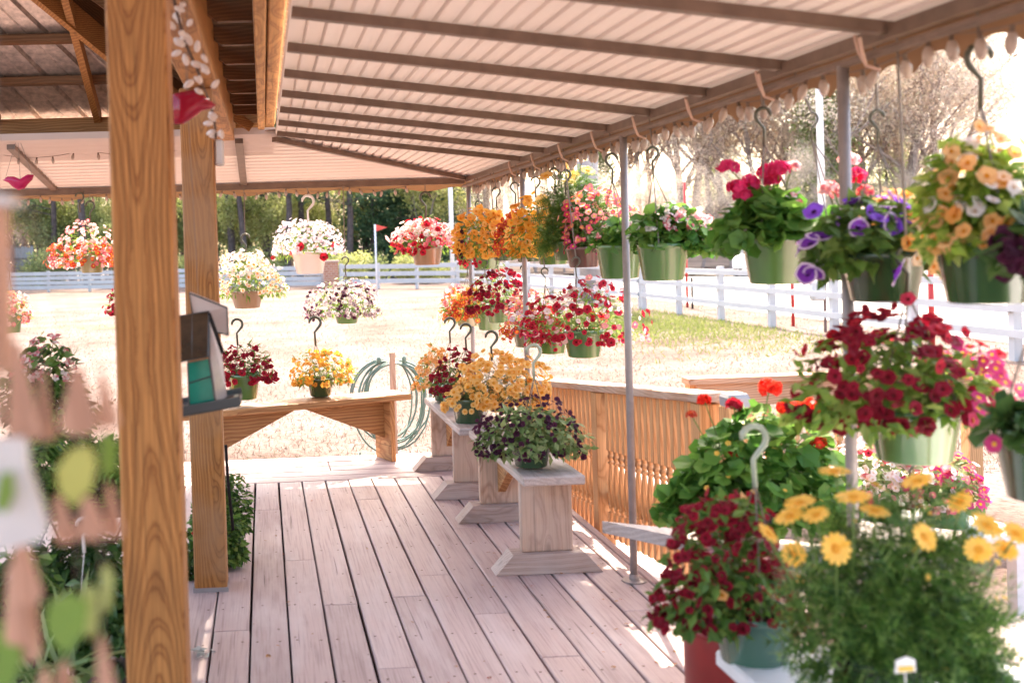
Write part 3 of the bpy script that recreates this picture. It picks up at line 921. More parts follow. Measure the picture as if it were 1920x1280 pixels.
C = {
 'red': ([pet('red', [(.42, .012, .03), (.55, .02, .05), (.36, .01, .02), (.60, .05, .10)]), pet('maroon_eye', [(.14, .01, .015), (.10, .008, .01)])]),
 'darkred': ([pet('darkred', [(.23, .008, .022), (.32, .012, .035), (.17, .006, .016)]), pet('maroon_eye', None)]),
 'redor': ([pet('redorange', [(.60, .045, .03), (.66, .12, .04), (.48, .02, .035), (.70, .22, .08)]), YEL]),
 'orange': ([pet('orange', [(.84, .40, .055), (.88, .48, .10), (.80, .34, .04), (.90, .58, .22)]), pet('orange_eye', [(.72, .26, .02), (.75, .30, .03)])]),
 'apricot': ([pet('apricot', [(.88, .46, .16), (.92, .58, .30), (.86, .40, .10), (.95, .74, .55)]), pet('orange_eye', None)]),
 'mum': ([pet('mum', [(.90, .55, .17), (.92, .62, .24), (.88, .48, .12)]), pet('mum_eye', [(.82, .36, .04), (.80, .40, .05)])]),
 'yellow': ([pet('daisy_yellow', [(.90, .52, .08), (.92, .58, .13), (.88, .48, .06)], .30), pet('mum_eye', None)]),
 'magenta': ([pet('magenta', [(.55, .03, .17), (.62, .06, .22), (.46, .02, .12), (.66, .12, .20)]), YEL]),
 'pinkmix': ([pet('pinkmix', [(.62, .06, .14), (.72, .18, .22), (.58, .04, .10), (.80, .36, .34), (.70, .20, .10)]), YEL]),
 'hotpink': ([pet('hotpink', [(.72, .03, .16), (.78, .06, .20), (.66, .02, .13)]), YEL]),
 'white': ([pet('white', [(.86, .82, .82), (.90, .86, .84), (.84, .76, .80), (.90, .80, .74)]), pet('white_eye', [(.70, .48, .40), (.75, .55, .30)])]),
 'lilac': ([pet('lilac', [(.82, .74, .82), (.88, .82, .86), (.72, .58, .72), (.90, .85, .85)]), pet('white_eye', None)]),
 'whitepeach': ([pet('whitepeach', [(.90, .82, .76), (.92, .72, .52), (.90, .86, .84), (.90, .60, .34)]), pet('orange_eye', None)]),
 'pinkwhite': ([pet('pinkwhite', [(.88, .62, .60), (.90, .80, .78), (.72, .12, .18), (.80, .35, .35)]), pet('white_eye', None)]),
 'purple': ([pet('purple', [(.22, .05, .48), (.28, .07, .55), (.17, .03, .38)]), pet('purple_eye', [(.05, .01, .09), (.03, .006, .06)]), pet('purple_edge', [(.66, .52, .76), (.74, .60, .80)])]),
 'violet': ([pet('violet', [(.20, .06, .58), (.26, .09, .66), (.16, .04, .48)]), pet('purple_eye', None)]),
 'black': ([pet('blackpurple', [(.06, .012, .035), (.09, .018, .05), (.04, .01, .03)]), pet('black_eye', [(.02, .008, .012), (.03, .012, .012)])]),
 'bicolor': ([pet('bicolor', [(.86, .80, .80), (.14, .03, .10), (.88, .82, .78), (.24, .06, .16)]), pet('black_eye', None)]),
 'scarlet': ([pet('scarlet', [(.78, .03, .018), (.84, .06, .03), (.70, .02, .015)]), YEL]),
}
POTS = {
 'green': plain('pot_green', (.070, .185, .045), .17, .9, 0, .10, 5),
 'darkgreen': plain('pot_darkgreen', (.035, .085, .035), .17, .9, 0, .10, 5),
 'teal': plain('pot_teal', (.055, .15, .10), .17, .9, 0, .10, 5),
 'brown': plain('pot_brown', (.24, .15, .085), .17, .9, 0, .12, 5),
 'darkbrown': plain('pot_darkbrown', (.11, .06, .05), .17, .9, 0, .12, 5),
 'olive': plain('pot_olive', (.20, .19, .08), .17, .9, 0, .12, 5),
 'white': plain('pot_white', (.80, .72, .70), .17, .9, 0, .05, 5),
 'dark': plain('pot_black', (.022, .022, .02), .17, .9, 0, .1, 5),
}
for m_ in POTS.values(): m_.node_tree.nodes['Principled BSDF'].inputs['Coat Weight'].default_value = .35; m_.node_tree.nodes['Principled BSDF'].inputs['Coat Roughness'].default_value = .22
SOIL = plain('potting_soil', (.045, .03, .02), .95, .1, 0, .3, 60)
STEM = island_mat('stem_green', [(.12, .20, .05), (.16, .24, .07)], .1, .5, .3)

def mound(rng, n, c, rx, ry, up, dn, zlo=-.45, shell=.45, lump=.16):
    """points in a lumpy mound: centre c, half widths rx, ry, height up above and droop dn below; returns points and outward directions"""
    d = rng.normal(size=(int(n*2.2)+20, 3)); d /= np.linalg.norm(d, axis=1, keepdims=True)
    d = d[d[:, 2] > zlo][:n]
    lz = np.where(d[:, 2] > 0, up, dn/abs(zlo) if zlo < 0 else 1)
    r = rng.random(len(d))**shell
    k = rng.normal(size=(9, 3)); k /= np.linalg.norm(k, axis=1, keepdims=True)
    bumps = np.max(d @ k.T, axis=1)**6
    r = r*(1-lump + 2*lump*bumps)
    p = np.stack([d[:, 0]*rx*r, d[:, 1]*ry*r, d[:, 2]*lz*r], 1)
    out = np.stack([d[:, 0]/rx, d[:, 1]/ry, d[:, 2]/np.maximum(lz, .02)], 1)
    out /= np.linalg.norm(out, axis=1, keepdims=True)
    return p + np.array(c), out

LT = {'oval': LEAF, 'narrow': NARROW, 'round': ROUND, 'feather': FEATHER, 'frond': FROND, 'strap': STRAP}
FT = {'pet': PET, 'cal': CAL, 'daisy': DAISY, 'mum': MUM, 'small': SMALL, 'pete': PETE}

def hook_curve(p, s, turn=1):
    """question-mark hook standing from p upward, size s"""
    pts = []
    pts.append(Vector(p)); pts.append(Vector(p)+Vector((.02*turn*s, 0, .45*s)))
    cx, cz, r = -.0, .78*s, .20*s
    for a in np.linspace(-.5, math.pi*1.02, 9):
        pts.append(Vector(p)+Vector((turn*(-cx - r*math.cos(a)*1.0), 0, cz + r*math.sin(a))))
    return pts
SEED = [100]
def basket(kind, label, pot, plant, Y, leaf, flowers, hang=None, potcol='green', group=None, pot_h=.72, heads=None, cat='hanging basket', name='hanging_basket', sag=0.0, extra=None, hookm=None, tray=False):
    """pot=(centre u, width px, rim v) and plant=(left, right, top, bottom) in photo pixels at depth Y, turned into metres in the place"""
    SEED[0] += 1
    rng = np.random.default_rng(SEED[0])
    k = m_per_px(Y)
    cu, wpx, rv = pot
    c = P(cu, rv, Y=Y)
    R = wpx*k/2
    h = 2*R*pot_h
    root = thing(name, (c.x, c.y, c.z-h), label, cat, group)
    pm = POTS[potcol]
    mb = MB()
    mb.lathe([(R*.70, 0), (R*.76, .004), (R*.955, h*.86), (R*.985, h*.87), (R*1.0, h*.99), (R*.97, h), (R*.93, h*.985), (R*.90, h*.86), (R*.86, h*.84)], (c.x, c.y, c.z-h), 28)
    po = mb.build('pot', pm, root, smooth=True)
    mb = MB(); mb.lathe([(R*.90, 0), (R*.5, .01), (.001, .012)], (c.x, c.y, c.z-h*.10), 16); mb.build('soil', SOIL, po)
    # foliage
    l, r_, t, b = plant
    pc = P((l+r_)/2, rv, Y=Y)
    ctr = np.array([(pc.x), c.y, c.z-.01]); rx = (r_-l)/2*k; up = max(.03, (rv-t)*k); dn = max(.015, (b-rv)*k*.55)
    ry = min(rx, max(R*1.15, rx*.58))
    lt, ln, ls, lm = leaf
    fol = MB()
    p, o = mound(rng, ln, ctr, rx*.96, ry*.96, up*.95, dn*.85, -.40, .42)
    # keep leaves out of the pot body
    q = np.hypot(p[:, 0]-c.x, p[:, 1]-c.y)
    ok = ~((p[:, 2] < c.z-.005) & (q < R*1.02))
    p, o = p[ok], o[ok]
    nr = o*.55 + np.array([0, 0, .55]) + rng.normal(size=o.shape)*.45
    tg = o*1.0 + rng.normal(size=o.shape)*.6 + np.array([0, 0, -.15])
    fol.inst(LT[lt], p, nr, ls*(.65+.7*rng.random(len(p))), rng, tang=tg)
    # stems: thin arcs from the soil outwards
    for i in range(26):
        j = rng.integers(len(p)); e = Vector(p[j]); s0 = Vector((c.x+(rng.random()-.5)*R, c.y+(rng.random()-.5)*R, c.z-.01))
        m_ = s0.lerp(e, .5)+Vector((0, 0, .25*(e-s0).length))
        mts = [s0, s0.lerp(m_, .6)*.5+s0.lerp(m_, .9)*.5, m_.lerp(e, .5)+Vector((0, 0, .02)), e]
        fol.tube(mts, .0016, 3, mi=1, caps=False)
    fol.build('foliage', [G[lm], STEM], root)
    for fl in flowers:
        ft, fn, fs, fc = fl[:4]
        cond = fl[4] if len(fl) > 4 else None
        zl = fl[5] if len(fl) > 5 else -.38
        fp, fo = mound(rng, int(fn*(3 if cond else 1)), ctr, rx*1.0, ry*1.0, up, dn, zl, .10, .14)
        if cond is not None:
            u = (fp[:, 0]-ctr[0])/rx; w = np.where(fp[:, 2] > ctr[2], (fp[:, 2]-ctr[2])/up, (fp[:, 2]-ctr[2])/dn)
            s_ = np.array([bool(cond(a_, b_)) for a_, b_ in zip(u, w)], bool)
            fp, fo = fp[s_][:fn], fo[s_][:fn]
        q = np.hypot(fp[:, 0]-c.x, fp[:, 1]-c.y)
        ok = ~((fp[:, 2] < c.z-.005) & (q < R*1.06)); fp, fo = fp[ok], fo[ok]
        if not len(fp): continue
        nr = fo*.8 + np.array([0, -.25, .25]) + rng.normal(size=fo.shape)*.52
        bl = MB(); bl.inst(FT[ft], fp+fo*fs*.25, nr, fs*(.62+.55*rng.random(len(fp))), rng)
        bl.build('blossoms', C[fc], root)
    if heads:
        for (hu, hv, hs, hc) in heads:
            e = P(hu, hv, Y=Y+rng.uniform(-.05, .03))
            st = Vector((c.x+(e.x-c.x)*.35, c.y, c.z+.04))
            hd = MB(); hd.tube([st, st.lerp(e, .55)+Vector((0, 0, .03)), e], .0022, 4, mi=1)
            rad = hs*k/2; nn = 20
            dd = rng.normal(size=(nn, 3)); dd /= np.linalg.norm(dd, axis=1, keepdims=True); dd[:, 2] = np.abs(dd[:, 2])*.9-.2
            hd.inst(SMALL, np.array(tuple(e))+dd*rad*.75, dd+rng.normal(size=dd.shape)*.25, rad*1.05, rng)
            hd.build('flower_head', [C[hc][0], STEM], root)
    if hang:
        mode = hang[0]
        hm = hookm or HOOKM
        if mode == 'eave':      # (mode, hook top v or None, hook length, eave height)
            ztop = hang[1]; hl = hang[2]; ex = hang[3] if len(hang) > 3 else c.x
            ht = min(ztop, c.z+.27+hl)
            tp = Vector((ex, c.y, 1.87))
            hp = Vector((c.x + (ex-c.x)*max(0.0, (ht-c.z)/(1.9-c.z))*.9, c.y, ht-hl))
            hk = MB()
            pts = hook_curve(hp, hl, 1 if SEED[0] % 2 else -1)
            hk.tube(pts, [hl*.036]*2+[hl*.047]*(len(pts)-3)+[hl*.025], 7)
            ho = hk.build('hanger_hook', hm, root, smooth=True)
            wl = MB()
            wl.tube([hp+Vector((0, 0, hl*.97)), tp + Vector((0, 0, .05))], .0035, 5)
            wl.build('hanging_wire', WIRE, root)
            wl = MB()
        else:                   # standing hook left upright over a pot on a bench: (mode, hook centre u, hook top v, hook px)
            e = P(hang[1], hang[2], Y=Y); hl = hang[3]*k
            hp = e - Vector((0, 0, hl))
            hk = MB(); pts = hook_curve(hp, hl, -1)
            hk.tube(pts, [hl*.04]*2+[hl*.052]*(len(pts)-3)+[hl*.028], 7)
            ho = hk.build('hanger_hook', hm, root, smooth=True)
            wl = MB()
        for a_ in (.6, 2.7, 4.8):
            a_ += SEED[0]*.37
            e = Vector((c.x+R*.96*math.cos(a_), c.y+R*.96*math.sin(a_), c.z-.006))
            wl.tube([hp+Vector((0, 0, hl*.06)), hp.lerp(e, .5)+Vector((0, 0, .004)), e], .0024, 4)
        wl.build('strand', WIRE, ho)
    return root

ER = 'baskets hanging along the right eave'
ML = 'baskets hung low on wires along the right side'
FE = 'baskets hanging under the far eave'
BP = 'flower pots standing on the benches'
def yx(u, v, X): return P(u, v, X=X).y
EX = 1.52
# upper row, from the nearest to the farthest
Y1 = yx(1850, 435, 1.57)
basket('cal', 'nearest upper basket of orange and white flowers over a dark green pot', (1850, 186, 437), (1733, 1965, 225, 468), Y1, ('oval', 1300, .046, 'lime'),
       [('pet', 121, 0.038, 'apricot'), ('pet', 37, 0.034, 'white', lambda u, w: w > .2)], ('eave', 1.86, .14, 1.56), 'darkgreen', ER)
basket('cal', 'basket of blackish purple petunias cut off by the right edge of the picture', (2030, 190, 470), (1890, 2140, 380, 520), Y1-.22, ('oval', 500, .05, 'dark'), [('pet', 70, .05, 'black')], ('eave', 1.86, .14, 1.56), 'green', ER)
Y2 = yx(1655, 470, 1.57)
basket('pet', 'basket mixing white edged purple petunias on the left with orange flowers on the right', (1655, 152, 472), (1492, 1785, 340, 535), Y2, ('oval', 850, .05, 'green'),
       [('pete', 16, .062, 'purple', lambda u, w: u < .05), ('pet', 18, .050, 'violet', lambda u, w: w > .4 and u < .5), ('pet', 87, 0.040, 'apricot', lambda u, w: u > .08), ('small', 26, .05, 'white', lambda u, w: u > .1 and w > .5)], ('eave', 1.86, .09, 1.56), 'darkgreen', ER, pot_h=.62)
basket('ger', 'pink geranium basket behind the second pole, its pot hidden by purple petunias', (1600, 120, 440), (1535, 1650, 380, 470), Y2+.42, ('round', 130, .06, 'geran'), [], ('eave', 1.86, .09, 1.56), 'green', ER,
       heads=[(1590, 300, 40, 'pinkwhite'), (1606, 332, 44, 'hotpink'), (1552, 355, 40, 'pinkwhite'), (1575, 362, 36, 'pinkwhite'), (1622, 360, 34, 'pinkmix')])
Y3 = yx(1455, 440, 1.57)
basket('ger', 'geranium basket with hot pink flower heads and broad round leaves over a green pot', (1455, 130, 440), (1345, 1525, 335, 462), Y3, ('round', 430, .054, 'geran'), [('small', 16, .03, 'pinkwhite')], ('eave', 1.86, .12, 1.53), 'green', ER,
       heads=[(1366, 315, 44, 'hotpink'), (1380, 352, 38, 'hotpink'), (1403, 345, 44, 'hotpink'), (1392, 366, 36, 'hotpink'), (1440, 322, 44, 'hotpink'), (1462, 318, 44, 'hotpink'), (1449, 338, 38, 'hotpink'), (1486, 312, 30, 'pinkwhite')])
Y4 = yx(1242, 455, 1.57)
basket('ger', 'leafy basket topped with small pale pink flowers, left of the hot pink geraniums', (1242, 98, 456), (1175, 1345, 385, 482), Y4, ('round', 560, .045, 'geran'), [('small', 150, .032, 'pinkwhite', lambda u, w: w > .35 and u > -.3), ('small', 60, .03, 'white', lambda u, w: w > .4)], ('eave', 1.86, .11, 1.53), 'green', ER)
basket('ger', 'leafy green basket just left of the pale pink one with its pots touching', (1161, 90, 458), (1112, 1222, 400, 480), Y4+.50, ('round', 400, .042, 'geran'), [('small', 40, .03, 'pinkwhite', lambda u, w: w > .3)], ('eave', 1.86, .13, 1.53), 'green', ER)
basket('cal', 'upper basket of magenta and salmon flowers spilling over a dark brown pot', (1094, 70, 463), (1050, 1205, 345, 482), 5.62, ('narrow', 950, .045, 'green'), [('cal', 377, 0.033, 'pinkmix'), ('cal', 87, 0.028, 'magenta', lambda u, w: w < .2)], ('eave', 1.86, .13, 1.53), 'darkbrown', ER, pot_h=.55)
basket('daisy', 'dark ferny basket with orange daisies standing above it', (1066, 66, 452), (1016, 1138, 322, 470), 5.80, ('feather', 2400, .07, 'green'), [('small', 16, .012, 'yellow')], ('eave', 1.86, .12, 1.53), 'green', ER, pot_h=.55, heads=None)
basket('cal', 'basket of small soft orange flowers between the ferny one and the coral one', (1037, 68, 462), (953, 1064, 365, 484), 6.25, ('narrow', 800, .045, 'bright'), [('cal', 240, .050, 'orange')], ('eave', 1.86, .13, 1.53), 'green', ER, pot_h=.50)
basket('cal', 'coral red flowered basket with a dark pot in the distant upper row', (992, 56, 463), (930, 1012, 380, 486), 6.75, ('narrow', 700, .045, 'green'), [('cal', 290, 0.034, 'redor')], ('eave', 1.86, .13, 1.53), 'darkgreen', ER, pot_h=.50)
basket('cal', 'round golden orange flowered basket near the far corner of the eave', (948, 58, 464), (850, 962, 385, 488), 7.25, ('narrow', 700, .045, 'bright'), [('cal', 260, .052, 'orange'), ('cal', 72, 0.030, 'black', lambda u, w: u < -.7)], ('eave', 1.86, .13, 1.53), 'darkgreen', ER, pot_h=.42)
basket('cal', 'crimson flowered basket lowest at the far corner of the upper row', (912, 58, 478), (852, 932, 440, 512), 7.9, ('narrow', 260, .04, 'green'), [('cal', 174, 0.034, 'red'), ('cal', 43, 0.034, 'orange', lambda u, w: u > .2)], ('eave', 1.86, .12, 1.53), 'green', ER, pot_h=.45)
# low row on long wires
basket('pet', 'near green pot at the right edge with dark leaves, cut by the frame', (1968, 196, 800), (1850, 2085, 740, 850), yx(1968, 800, 1.57), ('round', 130, .05, 'dark'), [('pet', 8, .04, 'magenta')], ('eave', 1.86, .12, 1.55), 'darkgreen', ML)
Y6 = yx(1712, 760, 1.57)
basket('pet', 'big low basket of dark red petunias with magenta flowers trailing right', (1712, 172, 762), (1478, 1900, 572, 800), Y6, ('oval', 1100, .042, 'bright'),
       [('pet', 174, 0.038, 'darkred', lambda u, w: u < .4), ('cal', 137, 0.038, 'magenta', lambda u, w: u > .3 and w < .7), ('pet', 34, 0.034, 'red', lambda u, w: w > .5)], ('eave', 1.86, .12, 1.55), 'green', ML, pot_h=.60)
basket('pet', 'low basket of red petunias with white buds just left of the first pole', (1094, 78, 618), (985, 1216, 525, 655), 5.55, ('narrow', 700, .042, 'bright'), [('pet', 159, 0.040, 'red', lambda u, w: u < .45), ('pet', 87, 0.034, 'pinkwhite'), ('small', 70, .034, 'white', lambda u, w: w > .3), ('pet', 37, 0.036, 'red', lambda u, w: u > .5)], ('eave', 1.86, .1, 1.53), 'green', ML, pot_h=.66)
basket('pet', 'low basket of trailing red and magenta flowers behind the pot by the first pole', (1034, 66, 624), (984, 1070, 570, 668), 6.2, ('narrow', 420, .04, 'green'), [('pet', 101, 0.036, 'red'), ('cal', 72, 0.031, 'magenta', lambda u, w: w < .1)], ('eave', 1.86, .1, 1.53), 'green', ML, pot_h=.58)
basket('cal', 'low basket of pink, lilac and orange flowers over an olive pot', (990, 62, 612), (942, 1042, 545, 648), 6.6, ('narrow', 420, .04, 'green'), [('cal', 159, 0.031, 'pinkmix'), ('pet', 43, 0.034, 'lilac', lambda u, w: w > .2), ('cal', 58, 0.029, 'redor', lambda u, w: w < .2)], ('eave', 1.86, .1, 1.53), 'olive', ML, pot_h=.62)
basket('pet', 'low rounded basket of velvety crimson petunias beyond the first pole', (937, 56, 570), (868, 990, 492, 596), 7.35, ('narrow', 480, .045, 'bright'), [('pet', 188, 0.040, 'darkred', lambda u, w: True), ('pet', 34, 0.040, 'red', lambda u, w: w < .3)], ('eave', 1.86, .1, 1.53), 'green', ML, pot_h=.62)
basket('cal', 'low basket with orange flowers and bright foliage behind the crimson one', (917, 52, 584), (835, 935, 535, 606), 7.8, ('narrow', 420, .045, 'bright'), [('cal', 130, 0.036, 'redor', lambda u, w: u < .1), ('cal', 43, 0.036, 'orange', lambda u, w: u < .2)], ('eave', 1.86, .1, 1.53), 'green', ML, pot_h=.66)
basket('cal', 'farthest low basket of pale red and orange flowers near the corner pole', (876, 48, 583), (824, 890, 532, 606), 8.2, ('narrow', 300, .045, 'bright'), [('cal', 116, 0.034, 'pinkwhite'), ('cal', 58, 0.034, 'redor')], ('eave', 1.86, .1, 1.53), 'olive', ML, pot_h=.58)
# under the far eave
YF = 8.36
basket('small', 'white pot of pale lilac flowers with a few red ones hanging under the far eave', (580, 66, 472), (505, 640, 410, 484), YF, ('narrow', 380, .05, 'bright'), [('small', 520, .032, 'lilac', lambda u, w: w > -.1), ('pet', 9, .06, 'red', lambda u, w: w < .25)], ('eave', 1.86, .22), 'white', FE, pot_h=.62, hookm=HOOKW)
basket('pet', 'brown pot of white and crimson petunias right of the white pot', (800, 62, 462), (730, 852, 405, 476), YF, ('narrow', 360, .05, 'bright'), [('pet', 120, .05, 'pinkwhite', lambda u, w: w > .1), ('pet', 60, .055, 'red'), ('pet', 87, 0.039, 'white', lambda u, w: w > .35)], ('eave', 1.86, .2), 'brown', FE, pot_h=.56)
basket('pet', 'green pot of white and blackish purple petunias hung low on a long wire', (650, 50, 580), (575, 718, 522, 604), YF, ('narrow', 520, .05, 'bright'), [('pet', 275, 0.036, 'bicolor'), ('pet', 87, 0.036, 'black'), ('small', 70, .035, 'white', lambda u, w: w > .2)], ('eave', 1.50, .13), 'green', FE, pot_h=.52)
basket('daisy', 'olive pot of white and peach daisies with bright leaves right of the second post', (463, 62, 545), (405, 532, 466, 556), YF, ('narrow', 620, .055, 'bright'), [('mum', 210, .042, 'whitepeach', lambda u, w: w > -.1), ('small', 120, .04, 'white', lambda u, w: w > .4)], ('eave', 1.86, .16), 'brown', FE, pot_h=.52)
basket('cal', 'pot of red and white flowers hanging left of the nearest post', (172, 50, 480), (93, 222, 418, 512), YF, ('narrow', 300, .05, 'bright'), [('cal', 188, 0.036, 'redor', lambda u, w: w < .4), ('cal', 246, 0.036, 'pinkwhite')], ('eave', 1.86, .16), 'olive', FE, pot_h=.62)
basket('cal', 'basket of white and pink flowers at the far left edge', (20, 44, 590), (-25, 58, 538, 616), YF, ('narrow', 300, .05, 'bright'), [('cal', 217, 0.034, 'pinkwhite'), ('cal', 43, 0.034, 'apricot')], ('eave', 1.86, .12), 'green', FE, pot_h=.75)
basket('pet', 'low basket of dark wine flowers mostly hidden by the nearest post', (250, 48, 578), (198, 300, 530, 590), YF, ('narrow', 300, .05, 'green'), [('pet', 159, 0.036, 'darkred')], ('eave', 1.50, .12), 'green', FE, pot_h=.6)
# pots on the benches
FB_ = 'flower_pot'
basket('pet', 'green pot of scarlet and wine petunias on the left of the far bench', (456, 64, 700), (408, 517, 638, 722), 7.17, ('narrow', 480, .045, 'green'), [('pet', 159, 0.036, 'darkred'), ('pet', 34, .05, 'red', lambda u, w: w < .2)], ('stand', 444, 597, 50), 'green', BP, pot_h=.74, cat='flower pot', name=FB_)
basket('cal', 'dark green pot of amber flowers on the middle of the far bench', (600, 50, 708), (542, 666, 648, 724), 7.47, ('narrow', 480, .045, 'bright'), [('cal', 217, 0.036, 'orange')], ('stand', 590, 593, 54), 'darkgreen', BP, pot_h=.68, cat='flower pot', name=FB_)
basket('cal', 'farthest pot on the second bench with pale amber flowers leaning left', (832, 46, 716), (776, 856, 648, 730), 7.05, ('narrow', 360, .045, 'bright'), [('cal', 174, 0.034, 'apricot')], ('stand', 843, 595, 48), 'darkgreen', BP, pot_h=.75, cat='flower pot', name=FB_)
basket('pet', 'pot of dark wine petunias between the amber and the yellow daisy pots', (852, 52, 722), (808, 905, 650, 745), 6.72, ('narrow', 420, .045, 'green'), [('pet', 159, 0.036, 'darkred')], ('stand', 873, 606, 50), 'green', BP, pot_h=.75, cat='flower pot', name=FB_)
basket('mum', 'large domed pot of yellow button daisies on the second bench', (878, 66, 745), (836, 1038, 664, 782), 6.20, ('feather', 700, .045, 'dark'), [('mum', 400, .050, 'mum', None, -.34)], ('stand', 921, 620, 56), 'darkgreen', BP, pot_h=.72, cat='flower pot', name=FB_)
basket('pet', 'dark green pot of blackish purple petunias on the near end of the front bench', (995, 78, 830), (886, 1104, 742, 868), 4.86, ('oval', 1150, .042, 'greyg'), [('pet', 304, 0.026, 'black')], ('stand', 1000, 645, 66), 'darkgreen', BP, pot_h=.56, cat='flower pot', name=FB_, hookm=HOOKG)
basket('pet', 'teal pot of dark red petunias trailing on the near bench beside the red can', (1412, 158, 1140), (1232, 1500, 925, 1105), 2.58, ('oval', 1000, .036, 'green'), [('pet', 391, 0.029, 'darkred'), ('cal', 8, .03, 'apricot', lambda u, w: w > .2)], ('stand', 1413, 796, 120), 'teal', BP, pot_h=.64, cat='flower pot', name=FB_, hookm=HOOKG)
dz = basket('daisy', 'black pot of large yellow daisies with feathery leaves in the lower right corner', (1655, 190, 1222), (1500, 1888, 885, 1240), 2.12, ('feather', 1700, .085, 'mixg'), [('small', 24, .016, 'yellow')], None, 'dark', BP, pot_h=.72, cat='flower pot', name=FB_)
def daisies(root, Y, spots, size, c0, nod=.35, col='yellow'):
    rg = np.random.default_rng(len(spots)+5)
    for (u, v, tilt) in spots:
        e = P(u, v, Y=Y+rg.uniform(-.10, .12))
        mb = MB(); b0 = Vector((e.x*.6+c0[0]*.4, c0[1], c0[2]+.03))
        mb.tube([b0, b0.lerp(e, .6)+Vector((0, .0, .015)), e-Vector((0, 0, .006))], .0022, 5, mi=2)
        n = np.array([[rg.normal()*.25-.1, -tilt, 1-tilt*.75]])
        mb.inst(DAISY, [tuple(e)], n, size*(.85+.3*rg.random()), rg)
        mb.build('flower', C[col] + [STEM], root)
c0 = P(1655, 1222, Y=2.12)
mb = MB(); q_ = [P(u, v, Y=1.93) for u, v in ((1678, 1262), (1718, 1258), (1716, 1236), (1700, 1230), (1680, 1238))]; mb.add([tuple(p) for p in q_]+[tuple(p+Vector((0, .002, 0))) for p in q_], [(0, 1, 2, 3, 4), (9, 8, 7, 6, 5)]); mb.tube([P(1697, 1258, Y=1.935), P(1699, 1300, Y=1.96)], .0015, 4)
mb.box(q_[0].x+.006, q_[1].x-.006, 1.927, 1.929, q_[0].z+.004, q_[0].z+.013, 1)
mb.build('plant_label', [plain('label_white', (.80, .78, .74), .5), plain('label_yellow', (.75, .5, .08), .5)], dz)
daisies(dz, 2.06, [(1488, 1038, 1.0), (1567, 1028, 1.0), (1733, 1006, .8), (1440, 1000, .45), (1565, 884, .08), (1640, 908, .10), (1720, 902, .10), (1500, 942, .10), (1600, 932, .12), (1530, 965, .2),
                   (1640, 958, .2), (1850, 985, .5), (1885, 1030, .55), (1905, 1000, .5), (1835, 1030, .7), (1800, 940, .3), (1480, 968, .12), (1590, 1285, .6)], .058, c0)
fd = [o for o in bpy.data.objects if o.get('label', '').startswith('dark ferny basket')][0]
daisies(fd, 5.85, [(1017, 377, 1.0), (1060, 312, .5), (1040, 318, .4), (1075, 330, .7), (1090, 300, .3), (1050, 296, .2), (1102, 320, .5), (1024, 330, .4), (1068, 345, .8)], .082, P(1066, 452, Y=5.95), col='mum')
basket('ger', 'big round leaved geranium with scarlet heads standing behind the near petunias', (1395, 150, 945), (1236, 1600, 768, 980), 3.45, ('round', 1150, .054, 'geran'), [('small', 26, .02, 'yellow')], None, 'darkbrown', BP, pot_h=.66, cat='flower pot', name=FB_,
       heads=[(1320, 750, 30, 'scarlet'), (1443, 728, 46, 'scarlet'), (1376, 760, 34, 'red'), (1500, 772, 54, 'scarlet'), (1540, 785, 54, 'scarlet'), (1475, 766, 42, 'scarlet'), (1520, 765, 46, 'scarlet'), (1605, 795, 60, 'scarlet'), (1585, 778, 44, 'scarlet'), (1383, 850, 40, 'scarlet'), (1533, 830, 36, 'scarlet'), (1296, 778, 22, 'redor')])
basket('cal', 'sunlit pot of white and pink flowers on the outer plant table behind the second pole', (1650, 90, 915), (1560, 1745, 800, 925), 4.6, ('oval', 420, .05, 'greyg'), [('cal', 188, 0.039, 'white'), ('cal', 87, 0.039, 'pinkwhite'), ('cal', 24, .05, 'red')], None, 'green', BP, pot_h=.7, cat='flower pot', name=FB_)
basket('cal', 'pot of magenta flowers on the outer plant table to the right of the white ones', (1775, 90, 935), (1700, 1845, 850, 950), 4.45, ('oval', 380, .05, 'greyg'), [('cal', 116, 0.039, 'magenta'), ('cal', 87, 0.034, 'pinkwhite')], ('stand', 1706, 850, 60), 'green', BP, pot_h=.7, cat='flower pot', name=FB_)

# ------------------------------------------------------------------ plant tables and the red can
def table(label, x0, x1, y0, y1, zt, zb, mat, legm):
    t = thing('plant_table', ((x0+x1)/2, (y0+y1)/2, zb), label, 'table')
    mb = MB()
    n = max(2, int((x1-x0)/.14)); w = (x1-x0)/n
    for i in range(n): mb.box(x0+i*w+.003, x0+(i+1)*w-.003, y0, y1, zt-.03, zt, bev=.003)
    mb.build('table_top', mat, t)
    for x in (x0+.04, x1-.04):
        for y in (y0+.04, y1-.04):
            mb = MB(); mb.box(x-.03, x+.03, y-.03, y+.03, zb, zt-.0305); mb.build('leg', legm, t)
    return t
WGREY = plain('white_weathered', (.62, .60, .60), .6, .3, 0, .12, 9)
table('low pale table outside the railing carrying two pots of small flowers', 2.46, 3.02, 4.25, 4.85, .235, GZ, WGREY, WGREY)
table('white sunlit table beyond the near daisies, cut by the lower right corner', 1.78, 2.75, 1.3, 2.62, .36, -.001, plain('white_table', (.80, .79, .78), .5, .4), WGREY)
cx, cyy = 1.29, 3.02
t = thing('milk_can', (cx, cyy, 0), 'dark red painted metal milk can at the end of the near bench', 'milk can')
RED = plain('red_can_paint', (.20, .012, .010), .42, .5, 0, .18, 9)
mb = MB(); mb.lathe([(.135, .0), (.145, .01), (.147, .36), (.143, .385), (.12, .43), (.088, .472), (.08, .50), (.08, .535), (.096, .56), (.098, .575), (.08, .575), (.076, .54)], (cx, cyy, 0), 32)
mb.build('body', RED, t, smooth=True)
